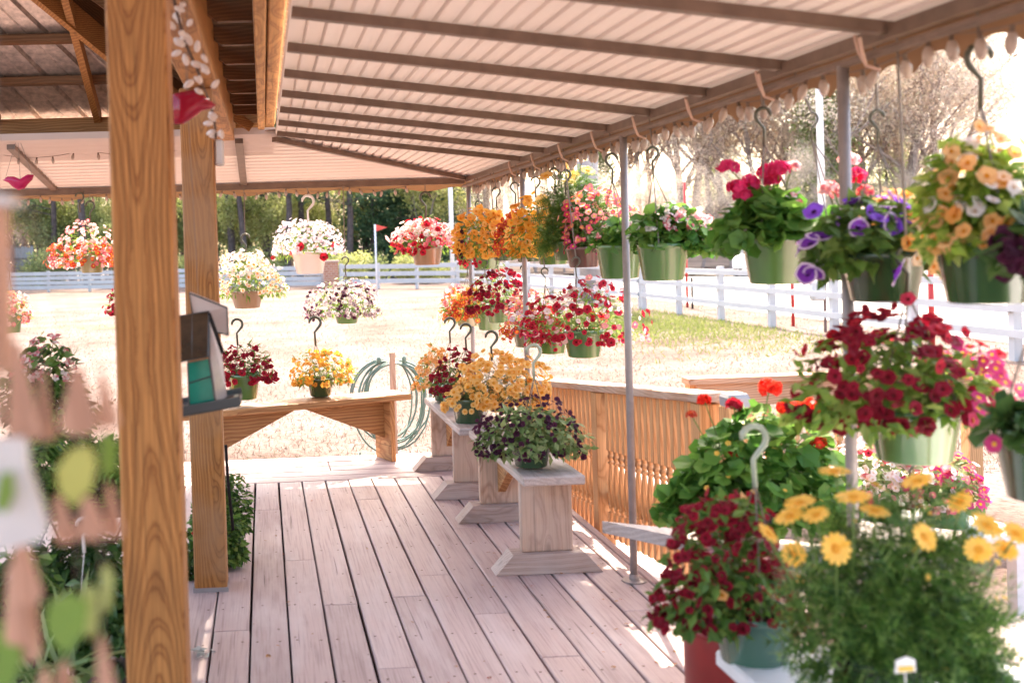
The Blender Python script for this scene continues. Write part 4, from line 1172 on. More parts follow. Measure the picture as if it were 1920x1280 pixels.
for s in (-1, 1):
    mb = MB(); mb.tube([(cx+s*.085, cyy, .515), (cx+s*.14, cyy, .50), (cx+s*.15, cyy, .44), (cx+s*.132, cyy, .405)], .009, 7); mb.build('handle', RED, t, smooth=True)
mb = MB(); mb.lathe([(.146, .36), (.150, .368), (.146, .376)], (cx, cyy, 0), 32); mb.build('band', RED, t, smooth=True)

# ------------------------------------------------------------------ left foreground: bird feeder, ornaments, chime of wood tags
YB = 3.1
kb = m_per_px(YB)
c = P(385, 775, Y=YB)
fd_ = thing('bird_feeder', (c.x, c.y, c.z), 'stained glass bird feeder shaped like a little house hanging beside the near post', 'bird feeder')
SLATE = plain('slate_tray', (.045, .055, .06), .4, .5)
BRONZE = plain('dark_bronze_glass', (.045, .025, .012), .12, .6, 0, .6, 14)
OPAL = island_mat('opal_glass', [(.72, .66, .64), (.80, .74, .72)], .35, .12, .6)
TEAL = island_mat('teal_glass', [(.01, .33, .25), (.015, .38, .28)], .35, .10, .6, vein=.6)
MARB = island_mat('marbled_glass', [(.66, .60, .62), (.72, .66, .66)], .35, .12, .6, vein=.8)
mb = MB()
T0 = P(332, 774, Y=YB-.05); T1 = P(452, 748, Y=YB-.03)
mb.bar((T0.x-.03, YB, T0.z-.004), (T1.x, YB, T1.z-.004), .19, .016, up=(0, 0, 1), bev=.004)
mb.bar((T0.x-.03, YB-.095, T0.z+.006), (T1.x, YB-.095, T1.z+.006), .01, .022); mb.bar((T0.x-.03, YB+.095, T0.z+.006), (T1.x, YB+.095, T1.z+.006), .01, .022)
mb.build('tray', SLATE, fd_)
def quad(mb, pts, th=.004, mi=0):
    pts = [Vector(p) for p in pts]; n = (pts[1]-pts[0]).cross(pts[2]-pts[0]).normalized()*th
    k = len(pts); mb.add([tuple(p) for p in pts]+[tuple(p+n) for p in pts], [tuple(range(k))[::-1], tuple(range(k, 2*k))]+[(i, (i+1) % k, k+(i+1) % k, k+i) for i in range(k)], mi)
W1 = [P(u, v, Y=YB-.07) for u, v in ((355, 764), (404, 758), (392, 672), (352, 680))]
mb = MB(); quad(mb, W1); mb.build('teal_pane', TEAL, fd_)
W2 = [W1[1]+Vector((.003, 0, 0)), P(424, 752, Y=YB+.06), P(405, 620, Y=YB+.06), W1[2]+Vector((.003, 0, 0))]
W2 = [P(405, 758, Y=YB-.065), P(424, 751, Y=YB+.06), P(412, 650, Y=YB+.05), P(392, 610, Y=YB+.0), P(393, 672, Y=YB-.065)]
mb = MB(); quad(mb, W2); mb.build('marbled_pane', MARB, fd_)
RA = [P(u, v, Y=y) for u, v, y in ((329, 680, YB-.11), (391, 668, YB-.11), (392, 584, YB), (329, 594, YB))]
mb = MB(); quad(mb, RA); mb.build('roof_pane', BRONZE, fd_)['label'] = 'dark bronze roof pane facing the camera'
RB = [P(u, v, Y=y) for u, v, y in ((355, 549, YB-.01), (426, 577, YB-.01), (428, 628, YB+.10), (396, 620, YB+.11), (362, 592, YB+.02))]
mb = MB(); quad(mb, RB); mb.build('roof_pane', OPAL, fd_)['label'] = 'milky white roof pane'
for pp_ in (W1, W2, RA, RB):
    mb = MB(); mb.tube([p_+Vector((0, -.004, 0)) for p_ in pp_], .0026, 5, closed=True); mb.build('lead_seam', SLATE, fd_)
mb = MB(); mb.tube([W1[0].lerp(W1[3], .55)+Vector((0, -.006, 0)), W1[1].lerp(W1[2], .62)+Vector((0, -.006, 0))], .002, 5); mb.tube([RA[0].lerp(RA[1], .5)+Vector((0, -.003, 0)), RA[3].lerp(RA[2], .5)+Vector((0, -.003, 0))], .002, 5); mb.build('lead_seam', SLATE, fd_)
mb = MB(); mb.bar(P(392, 588, Y=YB-.012), P(418, 662, Y=YB-.05), .006, .010); mb.build('seam', BLACK, fd_)
mb = MB(); tp = P(372, 560, Y=YB)
mb.tube([tp, (tp.x-.03, YB, 2.6), (-.25, YB, 2.80)], .0012, 4); mb.tube([P(352, 682, Y=YB-.07), P(355, 764, Y=YB-.07)], .003, 5); mb.build('hanging_wire', WIRE, fd_)

REDG = island_mat('red_glass', [(.42, .01, .035), (.50, .015, .05)], .30, .08, .7, vein=.5)
PINKG = island_mat('pink_glass', [(.72, .03, .16), (.78, .04, .20)], .45, .08, .7, vein=.3)
def bird(label, pts, Y, hang, mat, th=.02):
    """pillowed glass bird: outline in photo pixels at depth Y, bulging in the middle"""
    o = [P(u, v, Y=Y) for u, v in pts]; n = len(o)
    ctr = sum(o, Vector((0, 0, 0)))/n
    t = thing('glass_bird', ctr, label, 'ornament')
    v = []
    for s, d in ((1.0, 0), (.82, .6), (.45, .95)):
        for sg in ((0,) if d == 0 else (-1, 1)):
            for p in o: v.append(tuple(ctr+(p-ctr)*s+Vector((0, sg*d*th, 0))))
    f = []
    for sg in (0, 1):
        a, b_, c_ = 0, n+sg*n, 3*n+sg*n
        for i in range(n):
            j = (i+1) % n
            q1 = (a+i, a+j, b_+j, b_+i); q2 = (b_+i, b_+j, c_+j, c_+i)
            f += [q1, q2] if sg == 0 else [q1[::-1], q2[::-1]]
        f.append(tuple(c_+i for i in range(n))[::(1 if sg == 0 else -1)])
    mb = MB(); mb.add(v, f); mb.build('body', mat, t, smooth=True)
    mb = MB()
    for (u, vv, u2, v2) in hang: mb.tube([P(u, vv, Y=Y), P(u2, v2, Y=Y)], .0011, 4)
    mb.build('hanging_string', WIRE, t)
    return t
bird('dark red glass bird hanging beside the near post under the white pods', [(318, 178), (340, 172), (362, 168), (385, 180), (405, 197), (398, 204), (380, 208), (362, 222), (345, 233), (328, 234), (318, 226)], 3.0, [(352, 172, 350, -60)], REDG, .022)
bird('bright pink glass bird on three strings at the far left', [(5, 338), (14, 331), (26, 331), (38, 336), (52, 327), (64, 328), (61, 337), (53, 345), (46, 354), (34, 357), (24, 351), (16, 343)], 5.2, [(10, 335, 29, 268), (38, 337, 34, 268), (61, 330, 39, 268)], PINKG, .02)

# garland of white pods wound on a twig beside the near post
gl = thing('pod_garland', P(355, 80, Y=2.95), 'twig garland of fat white pods hanging between the two posts', 'garland')
rg = np.random.default_rng(21)
path = [P(u, v, Y=Y) for u, v, Y in ((318, -60, 2.95), (326, 0, 2.95), (336, 40, 2.96), (345, 75, 2.98), (358, 105, 3.0), (370, 130, 3.02), (380, 160, 3.05))]
mb = MB(); mb.tube(path, .0045, 6); mb.tube([P(395, 195, Y=3.2), P(402, 225, Y=3.2), P(405, 262, Y=3.2)], .0035, 6); mb.tube([path[-1], P(395, 195, Y=3.2)], .003, 6)
mb.build('twig', plain('twig_bark', (.10, .06, .04), .8), gl)
POD = island_mat('white_pod', [(.78, .66, .58), (.84, .74, .66), (.72, .60, .54)], .25, .4, .4)
def pod(mb, p, d, s):
    d = Vector(d).normalized(); q = d.to_track_quat('Z', 'Y').to_matrix().to_4x4(); q.translation = p
    prof = [(.0, 0), (.28, .10), (.42, .35), (.40, .62), (.24, .88), (.0, 1.0)]
    v = []; f = []
    n = 8
    for (r, z) in prof[1:-1]:
        for j in range(n):
            a = 2*math.pi*j/n; v.append(tuple(q @ Vector((r*s*.62*math.cos(a), r*s*.62*math.sin(a), z*s))))
    v.append(tuple(q @ Vector((0, 0, 0)))); v.append(tuple(q @ Vector((0, 0, s))))
    for i in range(3):
        for j in range(n): f.append((i*n+j, i*n+(j+1) % n, (i+1)*n+(j+1) % n, (i+1)*n+j))
    for j in range(n): f.append((4*n, (j+1) % n, j)); f.append((4*n+1, 3*n+j, 3*n+(j+1) % n))
    mb.add(v, f)
spots = [(326, 10), (333, 28), (322, 34), (344, 10), (330, 55), (352, 48), (346, 62), (338, 78), (350, 84), (342, 95), (360, 88), (366, 100), (356, 118), (376, 102), (352, 122), (384, 136), (372, 142), (392, 140), (362, 148), (380, 158), (396, 165), (368, 168), (400, 205), (392, 216), (408, 222), (398, 232), (402, 246), (396, 255), (412, 242), (418, 250), (355, 70), (328, 72)]
for (u, v) in spots:
    mb = MB(); Yp = 2.95+.25*max(0, (v-170)/80.)
    p = P(u+rg.normal()*2, v+rg.normal()*2, Y=Yp+rg.normal()*.012)
    pod(mb, p, (rg.normal()*.9, rg.normal()*.6, rg.normal()*.9), .028+.008*rg.random()); mb.build('pod', POD, gl, smooth=True)
bx = P(403, 287, Y=4.80)
mb = MB(); mb.box(-.195, -.155, 4.765, 4.86, bx.z-.055, bx.z+.055, bev=.008)
solo(mb, 'outlet_box', plain('pale_plastic', (.62, .58, .55), .4), (bx.x, 4.8, bx.z), 'small pale plastic outlet box on the side of the second post', 'outlet box')
mb = MB(); q0 = P(398, 800, Y=4.87); q1 = P(424, 885, Y=4.95)
mb.tube([(-.19, 4.895, .60), (-.186, 4.90, .45), (-.17, 4.905, .22)], .007, 8); solo(mb, 'cable', BLACK, (-.18, 4.9, .22), 'short black cable loop hanging behind the second post', 'cable', smooth=True)

# wind chime of tapered wooden tags, very close on the left and out of focus
YC = .78
kc = m_per_px(YC)
ch = thing('wood_chime', P(80, 700, Y=YC), 'blurred hanging chime of tapered pinkish wood tags and green glass leaves at left edge', 'wind chime')
TAG = wood('tag_wood', (.56, .33, .235), (.40, .21, .14), 'Z', ring=30, knot=0, isl=.15)
GLY = island_mat('glass_yellowgreen', [(.58, .60, .20), (.64, .66, .26)], .5, .2, .5)
GLG = island_mat('glass_green', [(.26, .42, .10), (.32, .48, .13)], .5, .2, .5)
GLP = island_mat('glass_palegreen', [(.52, .58, .26), (.56, .62, .30)], .5, .2, .5)
def tagpiece(u, v0, v1, wt, wb, du=0, y=0.0, nm='tag', mat=None):
    """a shingle: narrow top at (u,v0), rounded wide bottom at (u+du,v1); widths in pixels"""
    Yt = YC+y
    pts = []
    wt *= .55; wb *= .86
    pts += [(u-wt/2, v0), (u+wt/2, v0)]
    ub = u+du
    pts += [(ub+wb/2, v1-wb*.30), (ub+wb*.36, v1-wb*.07), (ub, v1), (ub-wb*.36, v1-wb*.07), (ub-wb/2, v1-wb*.30)]
    q = [P(a_, b_, Y=Yt) for a_, b_ in pts]
    mb = MB(); quad(mb, q[::-1], .006); mb.build(nm, mat or TAG, ch)
for a_ in ((30, 640, 826, 26, 74, 18, .0), (78, 690, 825, 16, 40, 12, .03), (146, 690, 815, 34, 86, 4, .01), (190, 695, 800, 14, 46, 16, .02), (-10, 640, 800, 40, 60, -6, .02),
           (108, 930, 1015, 26, 52, 18, .01), (165, 930, 1010, 30, 66, 10, .0), (206, 905, 1005, 14, 40, 10, .03), (40, 1010, 1130, 36, 74, 10, .01), (24, 1060, 1205, 30, 62, 14, .02), (60, 1090, 1235, 20, 40, 0, .04),
           (190, 1190, 1330, 16, 50, 14, .02), (120, 1240, 1360, 30, 60, 0, .03), (85, 1250, 1330, 16, 40, 0, .01)):
    tagpiece(*a_)
def leafpiece(pts, mat, y):
    mb = MB(); quad(mb, [P(u, v, Y=YC+y) for u, v in pts], .004); mb.build('glass_leaf', mat, ch)
leafpiece([(132, 842), (168, 836), (180, 870), (172, 915), (140, 952), (112, 925), (104, 880)], GLY, .0)
leafpiece([(190, 815), (216, 820), (218, 880), (196, 900), (184, 860)], GLG, .05)
leafpiece([(92, 1130), (130, 1112), (165, 1130), (158, 1180), (130, 1222), (100, 1210), (84, 1170)], GLG, .0)
leafpiece([(155, 1105), (172, 1098), (183, 1120), (182, 1180), (168, 1200), (152, 1170)], GLP, .02)
leafpiece([(190, 1065), (205, 1060), (212, 1090), (206, 1140), (194, 1150), (186, 1110)], GLP, .03)
leafpiece([(-20, 1180), (25, 1170), (42, 1230), (20, 1290), (-20, 1290)], GLG, .03)
leafpiece([(0, 890), (22, 884), (26, 930), (10, 962), (-12, 950)], GLG, -.02)
mb = MB(); q = [P(u, v, Y=YC-.01) for u, v in ((-30, 826), (45, 820), (52, 880), (88, 985), (82, 1012), (0, 1035), (-30, 1030))]
quad(mb, q, .012); mb.build('white_plaque', plain('white_ceramic', (.55, .54, .54), .35), ch)
mb = MB(); q = [P(u, v, Y=YC+.02) for u, v in ((-40, 380), (-2, 380), (4, 520), (6, 700), (-40, 700))]
quad(mb, q, .03); mb.build('back_board', TAG, ch)
mb = MB(); q = [P(u, v, Y=YC+.015) for u, v in ((-30, 364), (14, 366), (23, 376), (18, 386), (-30, 380))]
quad(mb, q, .04); mb.build('white_cap', plain('white_ceramic', (.55, .54, .54), .35), ch)
mb = MB()
for (u0, u1) in ((44, 40), (146, 146), (80, 78), (200, 190)): mb.tube([P(u0*.2+20*.8, 380, Y=YC+.03), P(u1, 700, Y=YC+.02), P(u1, 1200, Y=YC+.02)], .0006, 4)
mb.tube([P(-10, 372, Y=YC+.03), P(-10, -500, Y=YC+.03)], .001, 4)
mb.build('cord', WIRE, ch)

# plant stand and plants at the left of the near post
YS = 3.9
e0 = P(60, 958, Y=YS); e1 = P(235, 958, Y=YS)
st = thing('plant_stand', (e0.x, YS, 0), 'black wrought metal plant stand behind the wood tags at the left', 'plant stand')
x0_, x1_, zt = e0.x-.35, e1.x+.02, e0.z
mb = MB(); mb.box(x0_, x1_, YS-.02, YS+.30, zt-.03, zt, bev=.004); mb.build('shelf', BLACK, st)
for x in (x0_+.02, x1_-.02):
    for y in (YS, YS+.28):
        mb = MB(); mb.tube([(x, y, 0), (x, y, zt-.031)], .009, 8); mb.build('leg', BLACK, st, smooth=True)
mb = MB(); mb.box(x0_+.01, x1_-.01, YS, YS+.28, .22, .235); mb.build('shelf', BLACK, st)
mb = MB()
sw = (x1_-x0_-.04)/5
for i in range(5):
    x = x0_+.02+i*sw; mb.tube([(x, YS+.004, zt-.034), (x+sw*.25, YS+.004, zt-.12), (x+sw*.7, YS+.004, zt-.12), (x+sw, YS+.004, zt-.034)], .004, 5)
mb.build('scrollwork', BLACK, st)
LP = 'potted plants at the left behind the near post'
kw = dict(cat='potted plant', name='potted_plant', group=LP)
basket('fern', 'dark green fern on the black stand showing behind the wood tags', (150, 110, 905), (50, 245, 795, 940), YS+.12, ('frond', 320, .17, 'mixg'), [], None, 'dark', pot_h=.78, **kw)
basket('pl', 'plant with pale pink flower clusters rising at the left of the near post', (82, 80, 760), (5, 165, 632, 800), 4.5, ('oval', 900, .05, 'mixg'), [('small', 90, .035, 'pinkwhite', lambda u, w: w > .4)], ('stand', 142, 700, 46), 'dark', pot_h=1.1, **kw)
basket('pl', 'glossy dark leaved plant low on the deck against the near post', (215, 130, 1205), (122, 310, 1065, 1260), 3.35, ('oval', 1500, .05, 'dark'), [], None, 'dark', pot_h=.8, **kw)
basket('pl', 'dark leafy plant on the low shelf of the black stand', (150, 110, 1075), (60, 245, 985, 1090), YS+.12, ('oval', 800, .055, 'dark'), [], None, 'dark', pot_h=.5, **kw)
basket('pl', 'broad dark leaved plant filling the bottom left corner behind the tags', (40, 150, 1190), (-60, 150, 1010, 1230), 3.6, ('oval', 1100, .065, 'mixg'), [], None, 'dark', pot_h=.8, **kw)
basket('pl', 'tuft of grassy strap leaves at the bottom left corner', (85, 110, 1300), (20, 170, 1225, 1320), 3.1, ('strap', 90, .26, 'greyg'), [], None, 'dark', pot_h=.8, **kw)
basket('pl', 'upper bushy green shrub in a pot behind the second post', (418, 70, 985), (350, 474, 868, 1000), 5.45, ('oval', 3000, .036, 'mixg'), [], None, 'dark', pot_h=.9, **kw)
basket('pl', 'lower bushy green shrub in a pot at the foot of the second post', (400, 70, 1035), (345, 466, 950, 1052), 5.12, ('oval', 2600, .036, 'mixg'), [('small', 6, .03, 'red', lambda u, w: u < -.6)], None, 'dark', pot_h=.45, **kw)
basket('pl', 'small trailing plant peeping out left of the second post near the deck', (352, 30, 1085), (330, 372, 1010, 1108), 4.95, ('oval', 220, .04, 'dark'), [], None, 'dark', pot_h=.6, **kw)
mb = MB(); q = P(385, 1222, Z=.006)
for i in range(9):
    a_ = rg.random()*6.3; mb.inst(LEAF, [(q.x+rg.normal()*.02, q.y+rg.normal()*.02, .004+.01*rg.random())], [(rg.normal()*.4, rg.normal()*.4, 1)], .05, rg)
solo(mb, 'fallen_leaves', island_mat('silver_leaf', [(.40, .42, .38), (.5, .5, .48)], .1), q, 'small clump of silvery fallen leaves on the deck boards by the near post', 'leaves')
h0 = P(160, 985, Y=3.75)
mb = MB(); hc = hook_curve(P(158, 1035, Y=3.3), .105, -1); mb.tube(hc, .005, 8)
mb.tube([hc[0], P(152, 1105, Y=3.3)], .0015, 4)
hk_ = solo(mb, 'plant_hook', HOOKW, hc[0], 'white question mark hook hanging among the tags at the lower left', 'hook', smooth=True)
mb = MB(); hp_ = P(150, 398, Y=8.38); hc = hook_curve(hp_, .15, -1); mb.tube(hc, .007, 8); tp = P(157, 358, Y=8.38); mb.tube([tp, (tp.x, 8.38, 1.92)], .004, 5)
solo(mb, 'plant_hook', HOOKM, hp_, 'empty dark hook hanging under the far eave above the red and white basket', 'hook', smooth=True)

# ------------------------------------------------------------------ string lights
def lights(label, pts, n, size, sag, seed, cat='string lights'):
    """cord through pts with n bulbs"""
    rg = np.random.default_rng(seed)
    t = thing('string_lights', pts[0], label, cat)
    path = []
    for a_, b_ in zip(pts[:-1], pts[1:]):
        for i in range(8):
            f_ = i/8.; path.append(Vector(a_).lerp(Vector(b_), f_) - Vector((0, 0, sag*4*f_*(1-f_))))
    path.append(Vector(pts[-1]))
    mb = MB(); mb.tube(path, .0022, 4); mb.build('cord', plain('cord_brown', (.16, .10, .07), .6), t)
    for i in range(n):
        f_ = (i+.3+.4*rg.random())/n*(len(path)-1.001); k = int(f_)
        p = path[k].lerp(path[k+1], f_-k)
        mb = MB(); d = Vector((rg.normal()*.22, rg.normal()*.30, -1))
        pod(mb, p+d.normalized()*.012, d, size); b_ = mb.build('bulb', BULB, t, smooth=True)
        mb = MB(); mb.tube([p, p+d.normalized()*.016], .0055, 6); mb.build('socket', plain('socket_brown', (.14, .09, .06), .5), b_)
    return t
lights('string of oval bulbs looped along the right scalloped eave', [(1.545, y, 1.895) for y in np.arange(1.9, 8.4, .56)], 66, .052, .03, 1)
lights('string of oval bulbs along the far scalloped eave', [(x, 8.40, 1.915) for x in np.arange(-2.1, 1.58, .46)], 40, .045, .03, 2)
lights('short string of bulbs under the porch header at the far left', [(x, 7.30, 2.14) for x in (-1.75, -1.15, -.45)], 10, .04, .04, 3)

# ------------------------------------------------------------------ yard: hose stand, flag, poles
YH = 8.6
b = P(735, 660, Y=YH)
hs = thing('hose_stand', (b.x, YH, GZ), 'wooden post with a green garden hose coiled on it in the sunny yard', 'hose stand')
mb = MB(); mb.box(b.x-.022, b.x+.022, YH-.02, YH+.02, GZ, b.z, bev=.003); mb.build('post', GREY_Z, hs)
HOSE = plain('hose_green', (.13, .215, .19), .4, .4, 0, .25, 10)
mb = MB(); cz_ = P(735, 745, Y=YH).z
for i in range(9):
    w_ = (.235+.045*rg.normal()); hh = .30+.17*rg.random(); ph_ = rg.normal()*.045
    pts = []
    for a_ in np.linspace(0, 2*math.pi, 30, endpoint=False):
        up_ = .26+.015*i*.3 if math.sin(a_) > 0 else hh
        pts.append((b.x+ph_+w_*math.cos(a_)*(1+.12*max(0, -math.sin(a_))*rg.random()*.6), YH+.03+.012*i, cz_+up_*math.sin(a_)))
    mb.tube(pts, .0075, 7, closed=True)
pts = [(b.x-.28, YH-.1, -.12), (b.x-.30, YH-.1, -.30), (b.x-.2, YH-.2, GZ+.02), (b.x+.1, YH-.25, GZ+.02), (b.x+.4, YH-.2, GZ+.02), (b.x+.6, YH-.05, GZ+.02)]
mb.tube(pts, .0075, 7)
mb.build('hose', HOSE, hs, smooth=True)
for s in (-1, 1):
    mb = MB(); mb.lathe([(.001, 0), (.017, .004), (.019, .04), (.012, .055), (.001, .056)], (b.x+s*.10, YH+.05, cz_+.26), 12); mb.build('hanger_ear', HOSE, hs, smooth=True)

def vpole(name, label, cat, u, vt, vb, Y, r, mat, flag=None):
    p = P(u, vt, Y=Y)
    t = thing(name, (p.x, Y, GZ), label, cat)
    mb = MB(); mb.tube([(p.x, Y, GZ), (p.x, Y, p.z)], r, 10); mb.build('shaft', mat, t, smooth=True)
    if flag:
        mb = MB(); w_, h_ = flag
        mb.add([(p.x+r, Y, p.z), (p.x+r, Y, p.z-h_), (p.x+w_, Y+.05, p.z-h_*.45)], [(0, 1, 2)]); mb.add([(p.x+r, Y-.01, p.z), (p.x+r, Y-.01, p.z-h_), (p.x+w_, Y+.04, p.z-h_*.45)], [(2, 1, 0)])
        mb.build('flag', plain('red_flag', (.60, .07, .05), .7), t)
    return t
WPOLE = plain('pale_pole', (.66, .68, .72), .5, .4)
REDP = plain('red_marker', (.50, .03, .03), .5)
vpole('flag_pole', 'thin pole with a small red pennant in the yard before the far fence', 'flag', 703, 421, 500, 44, .035, WPOLE, (.5, .28))
vpole('utility_pole', 'tall pale pole standing beyond the fence left of the corner of the eave', 'pole', 840, 200, 500, 53, .11, WPOLE)
vpole('utility_pole', 'tall white pole rising before the bare trees beside the second canopy pole', 'pole', 1527, -200, 500, 40, .12, WPOLE)
vpole('utility_pole', 'thick grey wooden pole behind the low red baskets', 'pole', 1090, -100, 540, 36, .35, plain('grey_bark', (.34, .33, .34), .9, .2))
for (u, vt, Y) in ((1283, 342, 31), (1484, 470, 23.5), (1744, 480, 18)):
    vpole('marker_post', {1283: 'thin red marker post beyond the fence left of the pink geraniums', 1484: 'red marker post against the white fence under the pink geranium pot', 1744: 'red marker post against the white fence under the purple petunias'}[u], 'marker post', u, vt, 0, Y-.3, .035 if u != 1744 else .045, REDP)
vpole('garden_stake', 'thin black stake leaning at the white fence', 'stake', 1297, 520, 580, 30, .03, BLACK)
mbx = P(1535, 545, Y=21.5)
t = thing('mail_box', (mbx.x, 21.5, GZ), 'grey box on a thin post by the white fence', 'mailbox')
mb = MB(); mb.box(mbx.x-.16, mbx.x+.10, 21.4, 21.6, mbx.z-.2, mbx.z+.2, bev=.04); mb.build('box', plain('grey_box', (.45, .46, .48), .5), t)
mb = MB(); mb.tube([(mbx.x+.12, 21.5, GZ), (mbx.x+.12, 21.5, mbx.z+.5)], .03, 8); mb.build('post', plain('dark_brown_post', (.16, .10, .09), .7), t)

# ------------------------------------------------------------------ white fences
def fence(label, a, b, nrail, h, rail_h, span, seed, group='white board fences'):
    a, b = Vector((a[0], a[1], GZ)), Vector((b[0], b[1], GZ))
    t = thing('board_fence', a, label, 'fence', group)
    d = (b-a); L = d.length; d.normalize()
    n = max(1, round(L/span)); nrm = Vector((d.y, -d.x, 0))
    rs = random.Random(seed)
    for i in range(n+1):
        p = a+d*(L*i/n)
        mb = MB(); mb.bar(p, p+Vector((0, 0, h+.06)), .13, .13, up=nrm); mb.build('post', WHITEP, t)
    for k in range(nrail):
        z = h - rail_h/2 - k*(h-.10)/(nrail)
        for i in range(n):
            p, q = a+d*(L*i/n), a+d*(L*(i+1)/n)
            mb = MB(); dz0, dz1 = rs.uniform(-.015, .015), rs.uniform(-.015, .015)
            mb.bar(p+nrm*.09+Vector((0, 0, z+dz0)), q+nrm*.09+Vector((0, 0, z+dz1)), .04, rail_h); mb.build('rail', WHITEP, t)
    return t
c0_ = P(618, 530, Y=54)
fence('close boarded bluish white fence at the far left edge of the yard', (-27, 71), (P(605, 520, Y=54.5).x, 54.5), 4, 1.12, .20, 2.8, 1)
fence('open white rail fence along the back of the yard right of the brick pillar', (P(640, 520, Y=53.5).x, 53.5), (8.7, 49.5), 3, 1.15, .20, 2.4, 2)
fence('white rail fence running along the right side of the yard beside the road', (8.7, 49.5), (10.6, 30.8), 3, 1.2, .115, 2.4, 3)
fence('nearest white rail fence at the right behind the low baskets', (10.6, 30.6), (11.3, 6.0), 3, 1.2, .115, 2.45, 4)
bp = P(621, 528, Y=54)
t = thing('brick_pillar', (bp.x, 54, GZ), 'square red brick pillar ending the far fence', 'pillar')
m, nt, N, L, bb = newmat('brick')
tc = N.new('ShaderNodeTexCoord'); br = N.new('ShaderNodeTexBrick'); br.inputs['Scale'].default_value = 2.2
br.inputs['Color1'].default_value = (.36, .15, .09, 1); br.inputs['Color2'].default_value = (.44, .20, .12, 1); br.inputs['Mortar'].default_value = (.5, .42, .36, 1)
L.new(mapping(N, L, tc.outputs['Object'], (1, 1, 1), (math.pi/2, 0, 0)), br.inputs['Vector']); L.new(br.outputs[0], bb.inputs['Base Color']); setp(bb, rough=.9)
BRICK = m
zt = P(621, 488, Y=54).z
mb = MB(); mb.box(bp.x-.35, bp.x+.35, 53.65, 54.35, GZ, zt-.08); mb.build('shaft', BRICK, t)
mb = MB(); mb.box(bp.x-.42, bp.x+.42, 53.58, 54.42, zt-.08, zt); mb.build('cap', plain('pinkish_cap', (.5, .36, .3), .8), t)
# dark plank fence at far left
GREYF = wood('grey_fence_boards', (.30, .30, .31), (.2, .2, .21), 'Z', ring=10, knot=.3)
a = P(5, 500, Y=74); b_ = P(64, 500, Y=74)
t = thing('plank_fence', (a.x, 74, GZ), 'dark grey upright plank fence beyond the white one at the far left', 'fence')
zt = P(40, 462, Y=74).z
mb = MB()
for i in range(16):
    x = a.x-1.2+i*(b_.x-a.x+1.2)/16; mb.box(x, x+(b_.x-a.x+1.2)/16*.92, 74, 74.05, GZ, zt-.15*((i*37) % 3)/3)
mb.build('board_panel', GREYF, t)
mb = MB(); mb.box(a.x-1.2, b_.x, 73.92, 73.995, zt-.9, zt-.75); mb.build('rail', plain('dark_rail', (.10, .09, .09), .8), t)
mb = MB(); mb.box(a.x+.55, a.x+.75, 73.8, 73.98, GZ, zt+.1); mb.build('post', plain('dark_rail', (.10, .09, .09), .8), t)

# ------------------------------------------------------------------ parked car beyond the road
cp = P(1383, 514, Y=54); cx_ = cp.x+.9
t = thing('parked_car', (cx_, 54, GZ), 'white car parked beyond the fence, half hidden by the pink geranium pot', 'car')
CARW = plain('white_car_paint', (.80, .80, .82), .2, .6, 0, .02)
GLS = plain('car_glass', (.06, .075, .08), .08, .7)
TYR = plain('tyre', (.03, .03, .03), .8); RIM = plain('rim', (.5, .5, .52), .3, .5, .6)
side = [(-.85, .35), (-.9, .75), (-.84, 1.0), (-.70, 1.06), (-.52, 1.55), (-.40, 1.62), (.40, 1.62), (.52, 1.55), (.70, 1.06), (.84, 1.0), (.9, .75), (.85, .35)]
# the car shows its left front quarter: long axis turned in plan
prof = [(-2.2, .40), (-2.25, .80), (-2.1, .98), (-1.15, 1.10), (-.45, 1.60), (1.3, 1.64), (2.0, 1.12), (2.22, 1.0), (2.25, .45)]
mb = MB(); mb.prism(prof, 'Y', -.88, .88); o = mb.build('body', CARW, None); o.parent = t
bm_ = o.modifiers.new('bevel', 'BEVEL'); bm_.width = .08; bm_.segments = 2
for s in (-1, 1):
    mb = MB(); mb.prism([(-.98, 1.13), (-.42, 1.54), (.35, 1.56), (.35, 1.12)], 'Y', s*.882, s*.886); o = mb.build('side_window', GLS, None); o.parent = t
    mb = MB(); mb.prism([(.42, 1.12), (.42, 1.56), (1.2, 1.56), (1.75, 1.12)], 'Y', s*.882, s*.886); o = mb.build('side_window', GLS, None); o.parent = t
    for x in (-1.4, 1.4):
        mb = MB(); M = Matrix.Rotation(math.pi/2, 4, 'X'); M.translation = (x, s*.80+.1, .33)
        pr = MB(); pr.lathe([(.20, 0), (.32, .01), (.335, .04), (.335, .18), (.32, .20), (.2, .2)], (0, 0, 0), 20)
        vv_ = [tuple(M @ Vector(p)) for p in np.concatenate(pr.V)]; mb.add(vv_, pr.F); w_ = mb.build('wheel', TYR, None); w_.parent = t
        mb = MB(); pr = MB(); pr.lathe([(.02, -.012), (.19, -.006), (.215, .03), (.215, .17), (.19, .206), (.02, .212)], (0, 0, 0), 14)
        vv_ = [tuple(M @ Vector(p)) for p in np.concatenate(pr.V)]; mb.add(vv_, pr.F); r_ = mb.build('rim', RIM, None); r_.parent = w_
mb = MB(); mb.add([(-1.13, -.74, 1.115), (-1.13, .74, 1.115), (-.47, .66, 1.603), (-.47, -.66, 1.603)], [(0, 1, 2, 3)]); mb.add([(-1.16, -.74, 1.125), (-1.16, .74, 1.125), (-.50, .66, 1.613), (-.50, -.66, 1.613)], [(3, 2, 1, 0)]); o = mb.build('windscreen', GLS, None); o.parent = t
for s in (-1, 1):
    mb = MB(); mb.box(-2.27, -2.2, s*.62-.16, s*.62+.16, .72, .86, bev=.02); o = mb.build('headlight', plain('lamp_glass', (.7, .7, .72), .1, .7), None); o.parent = t
t.rotation_euler.z = math.radians(62)

